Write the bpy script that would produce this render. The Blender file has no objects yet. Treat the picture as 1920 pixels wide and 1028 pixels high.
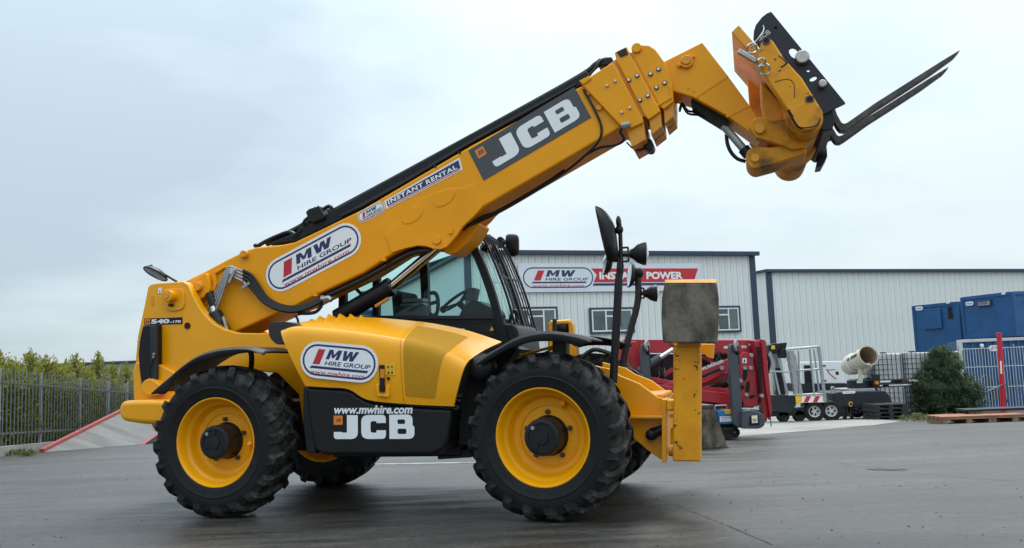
import bpy, bmesh, math, random
from mathutils import Vector, Matrix
random.seed(7)
D = bpy.data
SC = bpy.context.scene
COL = SC.collection
PI = math.pi
R_ = math.radians

# ------------------------------------------------------------------ camera
F_PX, PITCH, ROLL, EYE = 1619.5, 0.1074, 0.0376, 1.2212
_fw = Vector((0, math.cos(PITCH), math.sin(PITCH)))
_up0 = Vector((0, -math.sin(PITCH), math.cos(PITCH)))
_rt0 = Vector((1, 0, 0))
_rt = _rt0 * math.cos(ROLL) - _up0 * math.sin(ROLL)
_up = _up0 * math.cos(ROLL) + _rt0 * math.sin(ROLL)
CAM = Vector((0, 0, EYE))
cd = D.cameras.new('camera')
cd.sensor_width = 36.0
cd.lens = 36.0 * F_PX / 1920.0
cd.clip_end = 3000
cam = D.objects.new('camera', cd)
COL.objects.link(cam)
cam.matrix_world = Matrix(((_rt.x, _up.x, -_fw.x, 0), (_rt.y, _up.y, -_fw.y, 0), (_rt.z, _up.z, -_fw.z, EYE), (0, 0, 0, 1)))
SC.camera = cam

# ------------------------------------------------------------------ world, sun, exposure
SUN_EL, SUN_AZ = R_(58), R_(8)          # veiled sun, high and beyond the machine (clockwise from +Y)
w = D.worlds.new('World')
SC.world = w
w.use_nodes = True
nt = w.node_tree
nt.nodes.clear()
def N(t, **k):
    n = nt.nodes.new(t)
    for a, b in k.items():
        setattr(n, a, b)
    return n
out = N('ShaderNodeOutputWorld')
sky = N('ShaderNodeTexSky')
sky.sky_type = 'NISHITA'
sky.sun_disc = False
sky.sun_elevation = SUN_EL
sky.sun_rotation = SUN_AZ
bg1 = N('ShaderNodeBackground'); bg1.inputs[1].default_value = 0.10
bg2 = N('ShaderNodeBackground'); bg2.inputs[1].default_value = 1.0
mixs = N('ShaderNodeMixShader')
tc = N('ShaderNodeTexCoord')
sep = N('ShaderNodeSeparateXYZ')
L = nt.links.new
L(tc.outputs['Generated'], sep.inputs[0])
# cloud deck: the view direction projected on a flat layer, so clouds shrink towards the horizon
zc = N('ShaderNodeMath', operation='MAXIMUM'); zc.inputs[1].default_value = 0.0
L(sep.outputs[2], zc.inputs[0])
za = N('ShaderNodeMath', operation='ADD'); za.inputs[1].default_value = 0.35
L(zc.outputs[0], za.inputs[0])
dx = N('ShaderNodeMath', operation='DIVIDE'); L(sep.outputs[0], dx.inputs[0]); L(za.outputs[0], dx.inputs[1])
dy = N('ShaderNodeMath', operation='DIVIDE'); L(sep.outputs[1], dy.inputs[0]); L(za.outputs[0], dy.inputs[1])
cmb = N('ShaderNodeCombineXYZ'); L(dx.outputs[0], cmb.inputs[0]); L(dy.outputs[0], cmb.inputs[1])
mp = N('ShaderNodeMapping'); mp.inputs['Location'].default_value = (3.1, 1.7, 0); mp.inputs['Scale'].default_value = (0.75, 1.1, 1)
L(cmb.outputs[0], mp.inputs[0])
ns = N('ShaderNodeTexNoise'); ns.inputs['Scale'].default_value = 1.15; ns.inputs['Detail'].default_value = 5.0; ns.inputs['Roughness'].default_value = 0.55; ns.inputs['Distortion'].default_value = 0.35
L(mp.outputs[0], ns.inputs['Vector'])
# the cloud is thinner (brighter) towards +X
gx = N('ShaderNodeMath', operation='MULTIPLY_ADD'); gx.inputs[1].default_value = 0.36; gx.inputs[2].default_value = 0.02
L(sep.outputs[0], gx.inputs[0])
ad = N('ShaderNodeMath', operation='ADD'); L(ns.outputs[0], ad.inputs[0]); L(gx.outputs[0], ad.inputs[1])
rp = N('ShaderNodeValToRGB')
rp.color_ramp.elements[0].position = 0.33; rp.color_ramp.elements[0].color = (0.50, 0.61, 0.69, 1)
rp.color_ramp.elements[1].position = 0.66; rp.color_ramp.elements[1].color = (0.80, 0.90, 0.94, 1)
e = rp.color_ramp.elements.new(0.50); e.color = (0.67, 0.785, 0.85, 1)
L(ad.outputs[0], rp.inputs[0])
# an overcast sky brightens towards the zenith
zq = N('ShaderNodeMath', operation='MULTIPLY'); L(zc.outputs[0], zq.inputs[0]); L(zc.outputs[0], zq.inputs[1])
zg = N('ShaderNodeMath', operation='MULTIPLY_ADD'); zg.inputs[1].default_value = 2.0; zg.inputs[2].default_value = 0.74
L(zq.outputs[0], zg.inputs[0])
L(rp.outputs[0], bg2.inputs[0]); L(zg.outputs[0], bg2.inputs[1])
L(sky.outputs[0], bg1.inputs[0])
mixs.inputs[0].default_value = 0.9
L(bg1.outputs[0], mixs.inputs[1]); L(bg2.outputs[0], mixs.inputs[2])
L(mixs.outputs[0], out.inputs[0])

sl = D.lights.new('sun', 'SUN')
sl.energy = 1.5
sl.angle = R_(22)
sl.color = (1.0, 0.965, 0.91)
so = D.objects.new('sun', sl)
COL.objects.link(so)
_sd = Vector((math.sin(SUN_AZ) * math.cos(SUN_EL), math.cos(SUN_AZ) * math.cos(SUN_EL), math.sin(SUN_EL)))
so.rotation_euler = _sd.to_track_quat('Z', 'Y').to_euler()
so.location = (-8, -14, 25)
SC.view_settings.view_transform = 'Standard'
SC.view_settings.look = 'None'
SC.view_settings.exposure = 0.45
SC.view_settings.gamma = 1.0
SC.view_settings.use_curve_mapping = False
SC.cycles.max_bounces = 8
SC.cycles.transparent_max_bounces = 16

# ------------------------------------------------------------------ terrain and frames
SLOPE = 0.045
def g(y):
    """ground height: level where the machine stands, then the yard falls gently away"""
    if y < 9.5: return 0.0
    if y < 13.5: return -SLOPE * (y - 9.5) ** 2 / 8.0
    if y < 60: return -SLOPE * (y - 11.5)
    return -SLOPE * 48.5

def ray(px, py):
    return (_fw * F_PX + _rt * (px - 960) - _up * (py - 514)) / F_PX

def G(px, py, dz=0.0):
    """the ground point a pixel of the photograph shows"""
    d = ray(px, py)
    lo, hi = 0.5, 400.0
    for _ in range(60):
        m = (lo + hi) / 2
        p = CAM + d * m
        if p.z > g(p.y) + dz: lo = m
        else: hi = m
    p = CAM + d * lo
    return Vector((p.x, p.y, g(p.y) + dz))

def AT(px, py, dist):
    d = ray(px, py)
    return CAM + d * (dist / d.y)

class Fr:
    """a thing's own upright frame: origin and heading; U turns a pixel into (x, z) on the frame's plane y"""
    def __init__(s, O, rz):
        s.O = Vector(O); s.rz = rz
        s.u = Vector((math.cos(rz), math.sin(rz), 0)); s.n = Vector((-math.sin(rz), math.cos(rz), 0))
    def U(s, px, py, y=0.0):
        d = ray(px, py)
        t = (y - (CAM - s.O).dot(s.n)) / d.dot(s.n)
        r = CAM + d * t - s.O
        return (r.dot(s.u), r.z)
    def P(s, px, py, y=0.0):
        a, b = s.U(px, py, y)
        return Vector((a, y, b))
    def L(s, pts, y=0.0):
        return [s.U(a, b, y) for a, b in pts]

# ------------------------------------------------------------------ materials
MATS = {}
def mat(name, col, rough=0.5, metal=0.0, var=0.12, scale=3.0, bump=0.0, bscale=60.0, col2=None, coat=0.0, spec=0.5, detail=6.0, lo=0.35, hi=0.65, rvar=0.1, stretch=None):
    m = D.materials.new(name); m.use_nodes = True
    t = m.node_tree; b = t.nodes['Principled BSDF']
    b.inputs['Metallic'].default_value = metal
    b.inputs['Specular IOR Level'].default_value = spec
    b.inputs['Coat Weight'].default_value = coat
    b.inputs['Coat Roughness'].default_value = 0.12
    c2 = col2 if col2 else tuple(c * (1 - var) for c in col)
    co = t.nodes.new('ShaderNodeTexCoord')
    src = co.outputs['Object']
    if stretch:
        mpn = t.nodes.new('ShaderNodeMapping'); mpn.inputs['Scale'].default_value = stretch
        t.links.new(src, mpn.inputs[0]); src = mpn.outputs[0]
    n = t.nodes.new('ShaderNodeTexNoise'); n.inputs['Scale'].default_value = scale; n.inputs['Detail'].default_value = detail; n.inputs['Roughness'].default_value = 0.6
    t.links.new(src, n.inputs['Vector'])
    r = t.nodes.new('ShaderNodeValToRGB')
    r.color_ramp.elements[0].position = lo; r.color_ramp.elements[0].color = (*c2, 1)
    r.color_ramp.elements[1].position = hi; r.color_ramp.elements[1].color = (*col, 1)
    t.links.new(n.outputs[0], r.inputs[0]); t.links.new(r.outputs[0], b.inputs['Base Color'])
    rr = t.nodes.new('ShaderNodeMapRange'); rr.inputs['To Min'].default_value = min(1, rough + rvar); rr.inputs['To Max'].default_value = max(0.03, rough - rvar)
    t.links.new(n.outputs[0], rr.inputs['Value']); t.links.new(rr.outputs[0], b.inputs['Roughness'])
    if bump:
        n2 = t.nodes.new('ShaderNodeTexNoise'); n2.inputs['Scale'].default_value = bscale; n2.inputs['Detail'].default_value = 4.0
        t.links.new(src, n2.inputs['Vector'])
        bp = t.nodes.new('ShaderNodeBump'); bp.inputs['Strength'].default_value = bump; bp.inputs['Distance'].default_value = 0.02
        t.links.new(n2.outputs[0], bp.inputs['Height']); t.links.new(bp.outputs[0], b.inputs['Normal'])
    MATS[name] = m
    return m

def dusty(name, base, dust, rough):
    m = mat(name, base, rough, spec=0.25, var=0.25, scale=9, bump=0.12, bscale=150)
    t = m.node_tree; b = t.nodes['Principled BSDF']; src = b.inputs['Base Color'].links[0].from_socket
    co = t.nodes.new('ShaderNodeTexCoord'); n = t.nodes.new('ShaderNodeTexNoise'); n.inputs['Scale'].default_value = 11; n.inputs['Detail'].default_value = 9; n.inputs['Roughness'].default_value = 0.68
    t.links.new(co.outputs['Object'], n.inputs['Vector'])
    # dust collects where the tread runs, away from the smooth sidewall
    ln = t.nodes.new('ShaderNodeSeparateXYZ'); t.links.new(co.outputs['Object'], ln.inputs[0])
    cx = t.nodes.new('ShaderNodeCombineXYZ'); t.links.new(ln.outputs[0], cx.inputs[0]); t.links.new(ln.outputs[2], cx.inputs[2])
    le = t.nodes.new('ShaderNodeVectorMath'); le.operation = 'LENGTH'; t.links.new(cx.outputs[0], le.inputs[0])
    mr = t.nodes.new('ShaderNodeMapRange'); mr.inputs['From Min'].default_value = .55; mr.inputs['From Max'].default_value = .66; mr.inputs['To Min'].default_value = .04; mr.inputs['To Max'].default_value = .75
    t.links.new(le.outputs['Value'], mr.inputs[0])
    r = t.nodes.new('ShaderNodeValToRGB'); r.color_ramp.elements[0].position = .47; r.color_ramp.elements[0].color = (0, 0, 0, 1); r.color_ramp.elements[1].position = .62; r.color_ramp.elements[1].color = (1, 1, 1, 1)
    t.links.new(n.outputs[0], r.inputs[0])
    mu = t.nodes.new('ShaderNodeMath'); mu.operation = 'MULTIPLY'; t.links.new(r.outputs[0], mu.inputs[0]); t.links.new(mr.outputs[0], mu.inputs[1])
    k = t.nodes.new('ShaderNodeMix'); k.data_type = 'RGBA'; k.inputs[7].default_value = (*dust, 1)
    t.links.new(mu.outputs[0], k.inputs[0]); t.links.new(src, k.inputs[6]); t.links.new(k.outputs[2], b.inputs['Base Color'])
dusty('tyre_rubber', (0.0105, 0.0105, 0.011), (0.085, 0.080, 0.072), .64)
YEL = (0.88, 0.368, 0.001)
mat('yellow_paint', YEL, 0.33, var=0.08, scale=2.2, coat=0.16, spec=0.4, bump=0.02, bscale=220)
mat('boom_paint', (0.85, 0.34, 0.002), 0.42, var=0.10, scale=2.5, coat=0.0, spec=0.3, bump=0.02, bscale=220)
mat('worn_yellow', (0.72, 0.30, 0.012), 0.5, col2=(0.50, 0.20, 0.015), scale=7, lo=0.30, hi=0.55, bump=0.06, bscale=120)
mat('rim_paint', (0.88, 0.375, 0.002), 0.36, var=0.06, scale=4, spec=0.4)
mat('rubber', (0.0105, 0.0105, 0.011), 0.66, spec=0.25, col2=(0.036, 0.035, 0.033), scale=7, lo=0.28, hi=0.52, bump=0.12, bscale=150)
mat('black_plastic', (0.009, 0.0095, 0.0105), 0.45, spec=0.3, var=0.2, scale=12, bump=0.05, bscale=400)
mat('grey_plastic', (0.028, 0.029, 0.032), 0.5, spec=0.35, var=0.2, scale=6, bump=0.05, bscale=300)
mat('black_metal', (0.012, 0.0125, 0.015), 0.42, spec=0.35, var=0.3, scale=8, bump=0.03)
mat('navy_black', (0.012, 0.0145, 0.024), 0.45, col2=(0.02, 0.022, 0.03), scale=9, spec=0.35)
mat('grimy_yellow', (0.66, 0.27, 0.010), 0.55, col2=(0.13, 0.065, 0.018), scale=3.2, lo=0.33, hi=0.52, detail=9, spec=.3, bump=0.08, bscale=60)
mat('grit', (0.06, 0.058, 0.055), 0.8, var=.5, scale=30)
mat('dark_void', (0.006, 0.006, 0.006), 0.8)
mat('steel', (0.46, 0.45, 0.43), 0.38, metal=0.9, var=0.3, scale=25)
mat('chrome', (0.72, 0.72, 0.72), 0.12, metal=1.0, var=0.05, rvar=0.03)
mat('fence_steel', (0.17, 0.18, 0.19), 0.55, metal=0.4, var=0.3, scale=6)
mat('galvanised', (0.40, 0.42, 0.43), 0.5, metal=0.6, var=0.25, scale=12)
mat('fork_steel', (0.10, 0.088, 0.075), 0.5, metal=0.55, col2=(0.05, 0.047, 0.045), scale=14, bump=0.1, bscale=60)
mat('worn_steel', (0.17, 0.145, 0.115), 0.65, metal=0.1, spec=.3, col2=(0.045, 0.036, 0.028), scale=3.6, lo=0.38, hi=0.60, detail=9, bump=0.35, bscale=26, stretch=(1.5, 1.5, 0.9))
mat('white_print', (0.80, 0.81, 0.83), 0.4, var=0.04)
mat('plate_grey', (0.058, 0.063, 0.07), 0.4, var=0.1)
mat('navy_print', (0.022, 0.025, 0.105), 0.4, var=0.1)
mat('red_print', (0.52, 0.018, 0.03), 0.4, var=0.08)
mat('orange_print', (0.72, 0.21, 0.012), 0.4, var=0.08)
mat('sticker_yellow', (0.78, 0.48, 0.02), 0.4)
mat('mesh_yellow', (0.52, 0.25, 0.006), 0.55, col2=(0.45, 0.215, 0.006), scale=70, lo=.4, hi=.6, spec=.25, bump=.3, bscale=260)
mat('mirror', (0.62, 0.64, 0.66), 0.06, metal=1.0, var=0.02, rvar=0.02)
mat('lens', (0.75, 0.78, 0.80), 0.15, var=0.2, scale=30)
mat('amber', (0.75, 0.25, 0.01), 0.25)
mat('seat_cloth', (0.035, 0.035, 0.038), 0.85)
mat('cladding', (0.74, 0.76, 0.745), 0.5, col2=(0.65, 0.67, 0.655), scale=0.9, lo=0.3, hi=0.7, stretch=(3, 3, 0.35))
mat('navy_trim', (0.028, 0.046, 0.088), 0.5, var=0.15)
mat('roof_sheet', (0.17, 0.19, 0.22), 0.6)
mat('sign_white', (0.66, 0.69, 0.74), 0.45, var=0.04)
mat('window_white', (0.74, 0.76, 0.77), 0.4)
mat('room_dark', (0.36, 0.38, 0.39), 0.8, var=0.4, scale=1.5)
mat('curtain', (0.62, 0.70, 0.66), 0.9, var=0.3, scale=6, stretch=(6, 6, 0.3))
mat('container_blue', (0.012, 0.095, 0.245), 0.5, col2=(0.012, 0.072, 0.185), scale=1.7, bump=0.02)
mat('red_paint', (0.40, 0.012, 0.024), 0.38, var=0.15, scale=4, coat=0.15)
mat('bright_red', (0.60, 0.015, 0.03), 0.35, var=0.1)
mat('blue_paint', (0.02, 0.17, 0.42), 0.4)
mat('slate_grey', (0.062, 0.074, 0.09), 0.45, var=0.2, scale=4)
mat('cream', (0.66, 0.61, 0.50), 0.45, var=0.08)
mat('tan_inside', (0.40, 0.30, 0.21), 0.6)
mat('cabinet_white', (0.76, 0.78, 0.79), 0.4, var=0.05)
mat('tank_white', (0.62, 0.64, 0.63), 0.45, var=0.15, scale=2)
mat('wood', (0.30, 0.19, 0.11), 0.75, col2=(0.16, 0.10, 0.06), scale=5, stretch=(0.6, 6, 6), bump=0.1)
mat('orange_board', (0.37, 0.12, 0.055), 0.7, col2=(0.20, 0.085, 0.05), scale=5)
mat('concrete', (0.31, 0.295, 0.265), 0.85, col2=(0.21, 0.20, 0.18), scale=0.7, bump=0.15, bscale=25)
mat('ramp_concrete', (0.19, 0.185, 0.175), 0.8, spec=.3, col2=(0.105, 0.103, 0.10), scale=1.1, lo=0.3, hi=0.7, bump=0.2, bscale=18, stretch=(0.4, 1.6, 1))
mat('red_kerb', (0.38, 0.06, 0.065), 0.75, col2=(0.24, 0.07, 0.065), scale=3)
mat('bark', (0.085, 0.06, 0.04), 0.9, bump=0.3)
mat('pale_line', (0.34, 0.35, 0.35), 0.6, col2=(0.12, 0.12, 0.125), scale=5, lo=0.35, hi=0.6)
mat('tar', (0.028, 0.028, 0.03), 0.75, bump=0.3)
mat('hose', (0.009, 0.009, 0.0095), 0.45, spec=0.35)
mat('pallet_black', (0.02, 0.021, 0.022), 0.6)
mat('far_wall', (0.42, 0.44, 0.45), 0.6)

def chipped(name, base, paint, rust, scale=16, thr=0.36):
    """paint knocked off in small dark chips and scuffs"""
    m = mat(name, paint, 0.48, col2=base, scale=5, lo=0.3, hi=0.6, spec=0.3)
    t = m.node_tree; b = t.nodes['Principled BSDF']; src = b.inputs['Base Color'].links[0].from_socket
    co = t.nodes.new('ShaderNodeTexCoord'); n = t.nodes.new('ShaderNodeTexNoise'); n.inputs['Scale'].default_value = scale; n.inputs['Detail'].default_value = 7; n.inputs['Roughness'].default_value = 0.7
    t.links.new(co.outputs['Object'], n.inputs['Vector'])
    r = t.nodes.new('ShaderNodeValToRGB'); r.color_ramp.elements[0].position = thr - .025; r.color_ramp.elements[0].color = (1, 1, 1, 1); r.color_ramp.elements[1].position = thr; r.color_ramp.elements[1].color = (0, 0, 0, 1)
    t.links.new(n.outputs[0], r.inputs[0])
    k = t.nodes.new('ShaderNodeMix'); k.data_type = 'RGBA'; k.inputs[7].default_value = (*rust, 1)
    t.links.new(r.outputs[0], k.inputs[0]); t.links.new(src, k.inputs[6]); t.links.new(k.outputs[2], b.inputs['Base Color'])
chipped('chipped_yellow', (0.60, 0.235, 0.010), (0.76, 0.315, 0.006), (0.035, 0.025, 0.02), 11, .405)

def leaf_mat(name, a, b, c):
    m = D.materials.new(name); m.use_nodes = True
    t = m.node_tree; p = t.nodes['Principled BSDF']
    gi = t.nodes.new('ShaderNodeNewGeometry')
    r = t.nodes.new('ShaderNodeValToRGB')
    r.color_ramp.elements[0].color = (*a, 1); r.color_ramp.elements[1].color = (*c, 1)
    k = r.color_ramp.elements.new(0.6); k.color = (*b, 1)
    t.links.new(gi.outputs['Random Per Island'], r.inputs[0])
    t.links.new(r.outputs[0], p.inputs['Base Color'])
    p.inputs['Roughness'].default_value = 0.7; p.inputs['Specular IOR Level'].default_value = 0.15
    tr = t.nodes.new('ShaderNodeBsdfTranslucent'); t.links.new(r.outputs[0], tr.inputs[0])
    mx = t.nodes.new('ShaderNodeMixShader'); mx.inputs[0].default_value = 0.3
    t.links.new(p.outputs[0], mx.inputs[1]); t.links.new(tr.outputs[0], mx.inputs[2])
    t.links.new(mx.outputs[0], t.nodes['Material Output'].inputs[0])
    MATS[name] = m
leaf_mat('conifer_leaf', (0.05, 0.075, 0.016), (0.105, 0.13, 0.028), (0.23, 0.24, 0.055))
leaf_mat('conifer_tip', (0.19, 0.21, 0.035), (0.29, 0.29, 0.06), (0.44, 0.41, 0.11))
leaf_mat('bush_leaf', (0.036, 0.066, 0.032), (0.078, 0.122, 0.06), (0.17, 0.22, 0.12))
leaf_mat('weed_leaf', (0.05, 0.07, 0.02), (0.09, 0.11, 0.03), (0.16, 0.16, 0.06))

def glass_mat(name, tint, refl):
    m = D.materials.new(name); m.use_nodes = True
    t = m.node_tree; t.nodes.remove(t.nodes['Principled BSDF'])
    tb = t.nodes.new('ShaderNodeBsdfTransparent'); tb.inputs[0].default_value = (*tint, 1)
    gl = t.nodes.new('ShaderNodeBsdfGlossy'); gl.inputs['Roughness'].default_value = 0.02
    fz = t.nodes.new('ShaderNodeFresnel'); fz.inputs[0].default_value = refl
    mx = t.nodes.new('ShaderNodeMixShader')
    t.links.new(fz.outputs[0], mx.inputs[0]); t.links.new(tb.outputs[0], mx.inputs[1]); t.links.new(gl.outputs[0], mx.inputs[2])
    t.links.new(mx.outputs[0], t.nodes['Material Output'].inputs[0])
    MATS[name] = m
glass_mat('cab_glass', (0.86, 0.965, 0.95), 1.32)
glass_mat('window_glass', (0.80, 0.86, 0.86), 1.5)

def asphalt():
    m = D.materials.new('asphalt'); m.use_nodes = True
    t = m.node_tree; p = t.nodes['Principled BSDF']; LL = t.links.new
    co = t.nodes.new('ShaderNodeTexCoord')
    def noise(s, d=6, st=None, rough=0.6):
        src = co.outputs['Object']
        if st:
            mm = t.nodes.new('ShaderNodeMapping'); mm.inputs['Scale'].default_value = st; mm.inputs['Rotation'].default_value = (0, 0, 0.12)
            LL(src, mm.inputs[0]); src = mm.outputs[0]
        n = t.nodes.new('ShaderNodeTexNoise'); n.inputs['Scale'].default_value = s; n.inputs['Detail'].default_value = d; n.inputs['Roughness'].default_value = rough
        LL(src, n.inputs['Vector']); return n.outputs[0]
    a = noise(0.5, 8, (0.5, 1.5, 1)); b = noise(2.2, 8, (0.35, 2.4, 1), 0.7); c = noise(42, 9, None, 0.8); f = noise(13, 9, None, 0.82)
    def ramp(x, p0, c0, p1, c1):
        r = t.nodes.new('ShaderNodeValToRGB'); r.color_ramp.elements[0].position = p0; r.color_ramp.elements[0].color = (c0, c0 * .985, c0 * .955, 1)
        r.color_ramp.elements[1].position = p1; r.color_ramp.elements[1].color = (c1, c1 * .985, c1 * .955, 1); LL(x, r.inputs[0]); return r.outputs[0]
    def mul(x, y):
        k = t.nodes.new('ShaderNodeMix'); k.data_type = 'RGBA'; k.blend_type = 'MULTIPLY'; k.inputs[0].default_value = 1.0
        LL(x, k.inputs[6]); LL(y, k.inputs[7]); return k.outputs[2]
    base = mul(ramp(a, 0.34, 0.024, 0.66, 0.060), ramp(b, 0.36, 0.55, 0.60, 1.20))
    base = mul(base, ramp(c, 0.36, 0.42, 0.64, 1.60))
    base = mul(base, ramp(f, 0.38, 0.52, 0.60, 1.28))
    LL(base, p.inputs['Base Color'])
    r2 = t.nodes.new('ShaderNodeMapRange'); r2.inputs['From Min'].default_value = 0.3; r2.inputs['From Max'].default_value = 0.7; r2.inputs['To Min'].default_value = 0.27; r2.inputs['To Max'].default_value = 0.62
    LL(b, r2.inputs[0]); LL(r2.outputs[0], p.inputs['Roughness'])
    bp = t.nodes.new('ShaderNodeBump'); bp.inputs['Strength'].default_value = 0.35; bp.inputs['Distance'].default_value = 0.006
    LL(c, bp.inputs['Height'])
    bp2 = t.nodes.new('ShaderNodeBump'); bp2.inputs['Strength'].default_value = 0.25; bp2.inputs['Distance'].default_value = 0.03
    LL(f, bp2.inputs['Height']); LL(bp.outputs[0], bp2.inputs['Normal'])
    LL(bp2.outputs[0], p.inputs['Normal'])
    MATS['asphalt'] = m
asphalt()

# ------------------------------------------------------------------ mesh helpers
def catmull(pts, n=4, closed=False):
    P = [Vector(p) for p in pts]
    out = []
    m = len(P)
    rng = m if closed else m - 1
    for i in range(rng):
        p1 = P[i]; p2 = P[(i + 1) % m]
        p0 = P[(i - 1) % m] if (closed or i > 0) else p1 + (p1 - p2)
        p3 = P[(i + 2) % m] if (closed or i + 2 < m) else p2 + (p2 - p1)
        for k in range(n):
            t = k / n
            out.append(0.5 * ((2 * p1) + (-p0 + p2) * t + (2 * p0 - 5 * p1 + 4 * p2 - p3) * t * t + (-p0 + 3 * p1 - 3 * p2 + p3) * t ** 3))
    if not closed: out.append(P[-1])
    return out

def rpoly(pts, r, n=5):
    """polygon with rounded corners; r one radius or a list"""
    m = len(pts); out = []
    for i in range(m):
        p = Vector(pts[i]).to_2d(); a = Vector(pts[i - 1]).to_2d(); b = Vector(pts[(i + 1) % m]).to_2d()
        ri = r[i] if isinstance(r, (list, tuple)) else r
        da = a - p; db = b - p
        k = min(ri, da.length * 0.49, db.length * 0.49)
        if k < 1e-5:
            out.append((p.x, p.y)); continue
        s = p + da.normalized() * k; e = p + db.normalized() * k
        for j in range(n + 1):
            t = j / n
            q = s * (1 - t) ** 2 + p * 2 * t * (1 - t) + e * t * t
            out.append((q.x, q.y))
    return out

def basis(d):
    d = Vector(d).normalized()
    a = Vector((0, 0, 1)) if abs(d.z) < 0.9 else Vector((1, 0, 0))
    x = d.cross(a).normalized(); y = d.cross(x).normalized()
    return x, y, d

class MB:
    def __init__(s):
        s.v = []; s.f = []
    def add(s, vs, fs):
        o = len(s.v); s.v += [tuple(v) for v in vs]; s.f += [tuple(i + o for i in f) for f in fs]; return s
    def prism(s, poly, y0, y1):
        n = len(poly)
        vs = [(p[0], y0, p[1]) for p in poly] + [(p[0], y1, p[1]) for p in poly]
        return s.add(vs, [tuple(range(n)), tuple(range(2 * n - 1, n - 1, -1))] + [(i, (i + 1) % n, n + (i + 1) % n, n + i) for i in range(n)])
    def prism3(s, poly, ext):
        """polygon of 3-D points extruded by a vector"""
        n = len(poly); e = Vector(ext)
        vs = [Vector(p) for p in poly] + [Vector(p) + e for p in poly]
        return s.add(vs, [tuple(range(n)), tuple(range(2 * n - 1, n - 1, -1))] + [(i, (i + 1) % n, n + (i + 1) % n, n + i) for i in range(n)])
    def box(s, a, b):
        x0, y0, z0 = a; x1, y1, z1 = b
        vs = [(x0, y0, z0), (x1, y0, z0), (x1, y1, z0), (x0, y1, z0), (x0, y0, z1), (x1, y0, z1), (x1, y1, z1), (x0, y1, z1)]
        return s.add(vs, [(0, 3, 2, 1), (4, 5, 6, 7), (0, 1, 5, 4), (1, 2, 6, 5), (2, 3, 7, 6), (3, 0, 4, 7)])
    def bar(s, p, q, w, h, up=(0, 1, 0)):
        """rectangular bar from p to q; w along up, h across"""
        p = Vector(p); q = Vector(q); d = (q - p).normalized(); u = Vector(up); u = (u - d * u.dot(d)).normalized(); c = d.cross(u)
        vs = []
        for e in (p, q):
            for (i, j) in ((-1, -1), (1, -1), (1, 1), (-1, 1)):
                vs.append(e + u * (w / 2 * i) + c * (h / 2 * j))
        return s.add(vs, [(0, 1, 2, 3), (7, 6, 5, 4), (0, 4, 5, 1), (1, 5, 6, 2), (2, 6, 7, 3), (3, 7, 4, 0)])
    def cyl(s, p, q, r, n=16, r2=None):
        p = Vector(p); q = Vector(q); x, y, d = basis(q - p); r2 = r if r2 is None else r2
        vs = [p + (x * math.cos(2 * PI * i / n) + y * math.sin(2 * PI * i / n)) * r for i in range(n)]
        vs += [q + (x * math.cos(2 * PI * i / n) + y * math.sin(2 * PI * i / n)) * r2 for i in range(n)]
        return s.add(vs, [tuple(range(n)), tuple(range(2 * n - 1, n - 1, -1))] + [(i, (i + 1) % n, n + (i + 1) % n, n + i) for i in range(n)])
    def tube(s, pts, r, n=8, closed=False):
        P = [Vector(p) for p in pts]; m = len(P); base = len(s.v); prevx = None
        for i in range(m):
            if closed: t = P[(i + 1) % m] - P[i - 1]
            else: t = P[min(i + 1, m - 1)] - P[max(i - 1, 0)]
            x, y, d = basis(t)
            if prevx is not None:
                x = (prevx - d * prevx.dot(d)).normalized(); y = d.cross(x)
            prevx = x
            rr = r[i] if isinstance(r, (list, tuple)) else r
            s.v += [tuple(P[i] + (x * math.cos(2 * PI * k / n) + y * math.sin(2 * PI * k / n)) * rr) for k in range(n)]
        for i in range(m if closed else m - 1):
            a = base + i * n; b = base + ((i + 1) % m) * n
            s.f += [(a + k, a + (k + 1) % n, b + (k + 1) % n, b + k) for k in range(n)]
        if not closed:
            s.f.append(tuple(base + k for k in range(n))); s.f.append(tuple(base + (m - 1) * n + k for k in range(n - 1, -1, -1)))
        return s
    def lathe(s, prof, O=(0, 0, 0), axis=(0, 1, 0), n=48, close=False):
        """prof: (radius, distance along axis)"""
        O = Vector(O); x, y, d = basis(axis); base = len(s.v); m = len(prof)
        for (r, a) in prof:
            s.v += [tuple(O + d * a + (x * math.cos(2 * PI * k / n) + y * math.sin(2 * PI * k / n)) * r) for k in range(n)]
        for i in range(m if close else m - 1):
            a = base + i * n; b = base + ((i + 1) % m) * n
            s.f += [(a + k, a + (k + 1) % n, b + (k + 1) % n, b + k) for k in range(n)]
        return s
    def ell(s, c, r, n=16, m=10):
        c = Vector(c); base = len(s.v)
        for i in range(1, m):
            th = PI * i / m
            s.v += [(c.x + r[0] * math.sin(th) * math.cos(2 * PI * k / n), c.y + r[1] * math.sin(th) * math.sin(2 * PI * k / n), c.z + r[2] * math.cos(th)) for k in range(n)]
        t = len(s.v); s.v += [(c.x, c.y, c.z + r[2]), (c.x, c.y, c.z - r[2])]
        for i in range(m - 2):
            a = base + i * n; b = a + n
            s.f += [(a + k, b + k, b + (k + 1) % n, a + (k + 1) % n) for k in range(n)]
        s.f += [(t, base + k, base + (k + 1) % n) for k in range(n)]
        lb = base + (m - 2) * n
        s.f += [(t + 1, lb + (k + 1) % n, lb + k) for k in range(n)]
        return s
    def grid(s, rows):
        base = len(s.v); n = len(rows[0])
        for r in rows: s.v += [tuple(p) for p in r]
        for i in range(len(rows) - 1):
            for k in range(n - 1):
                a = base + i * n + k
                s.f.append((a, a + 1, a + n + 1, a + n))
        return s
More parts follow.
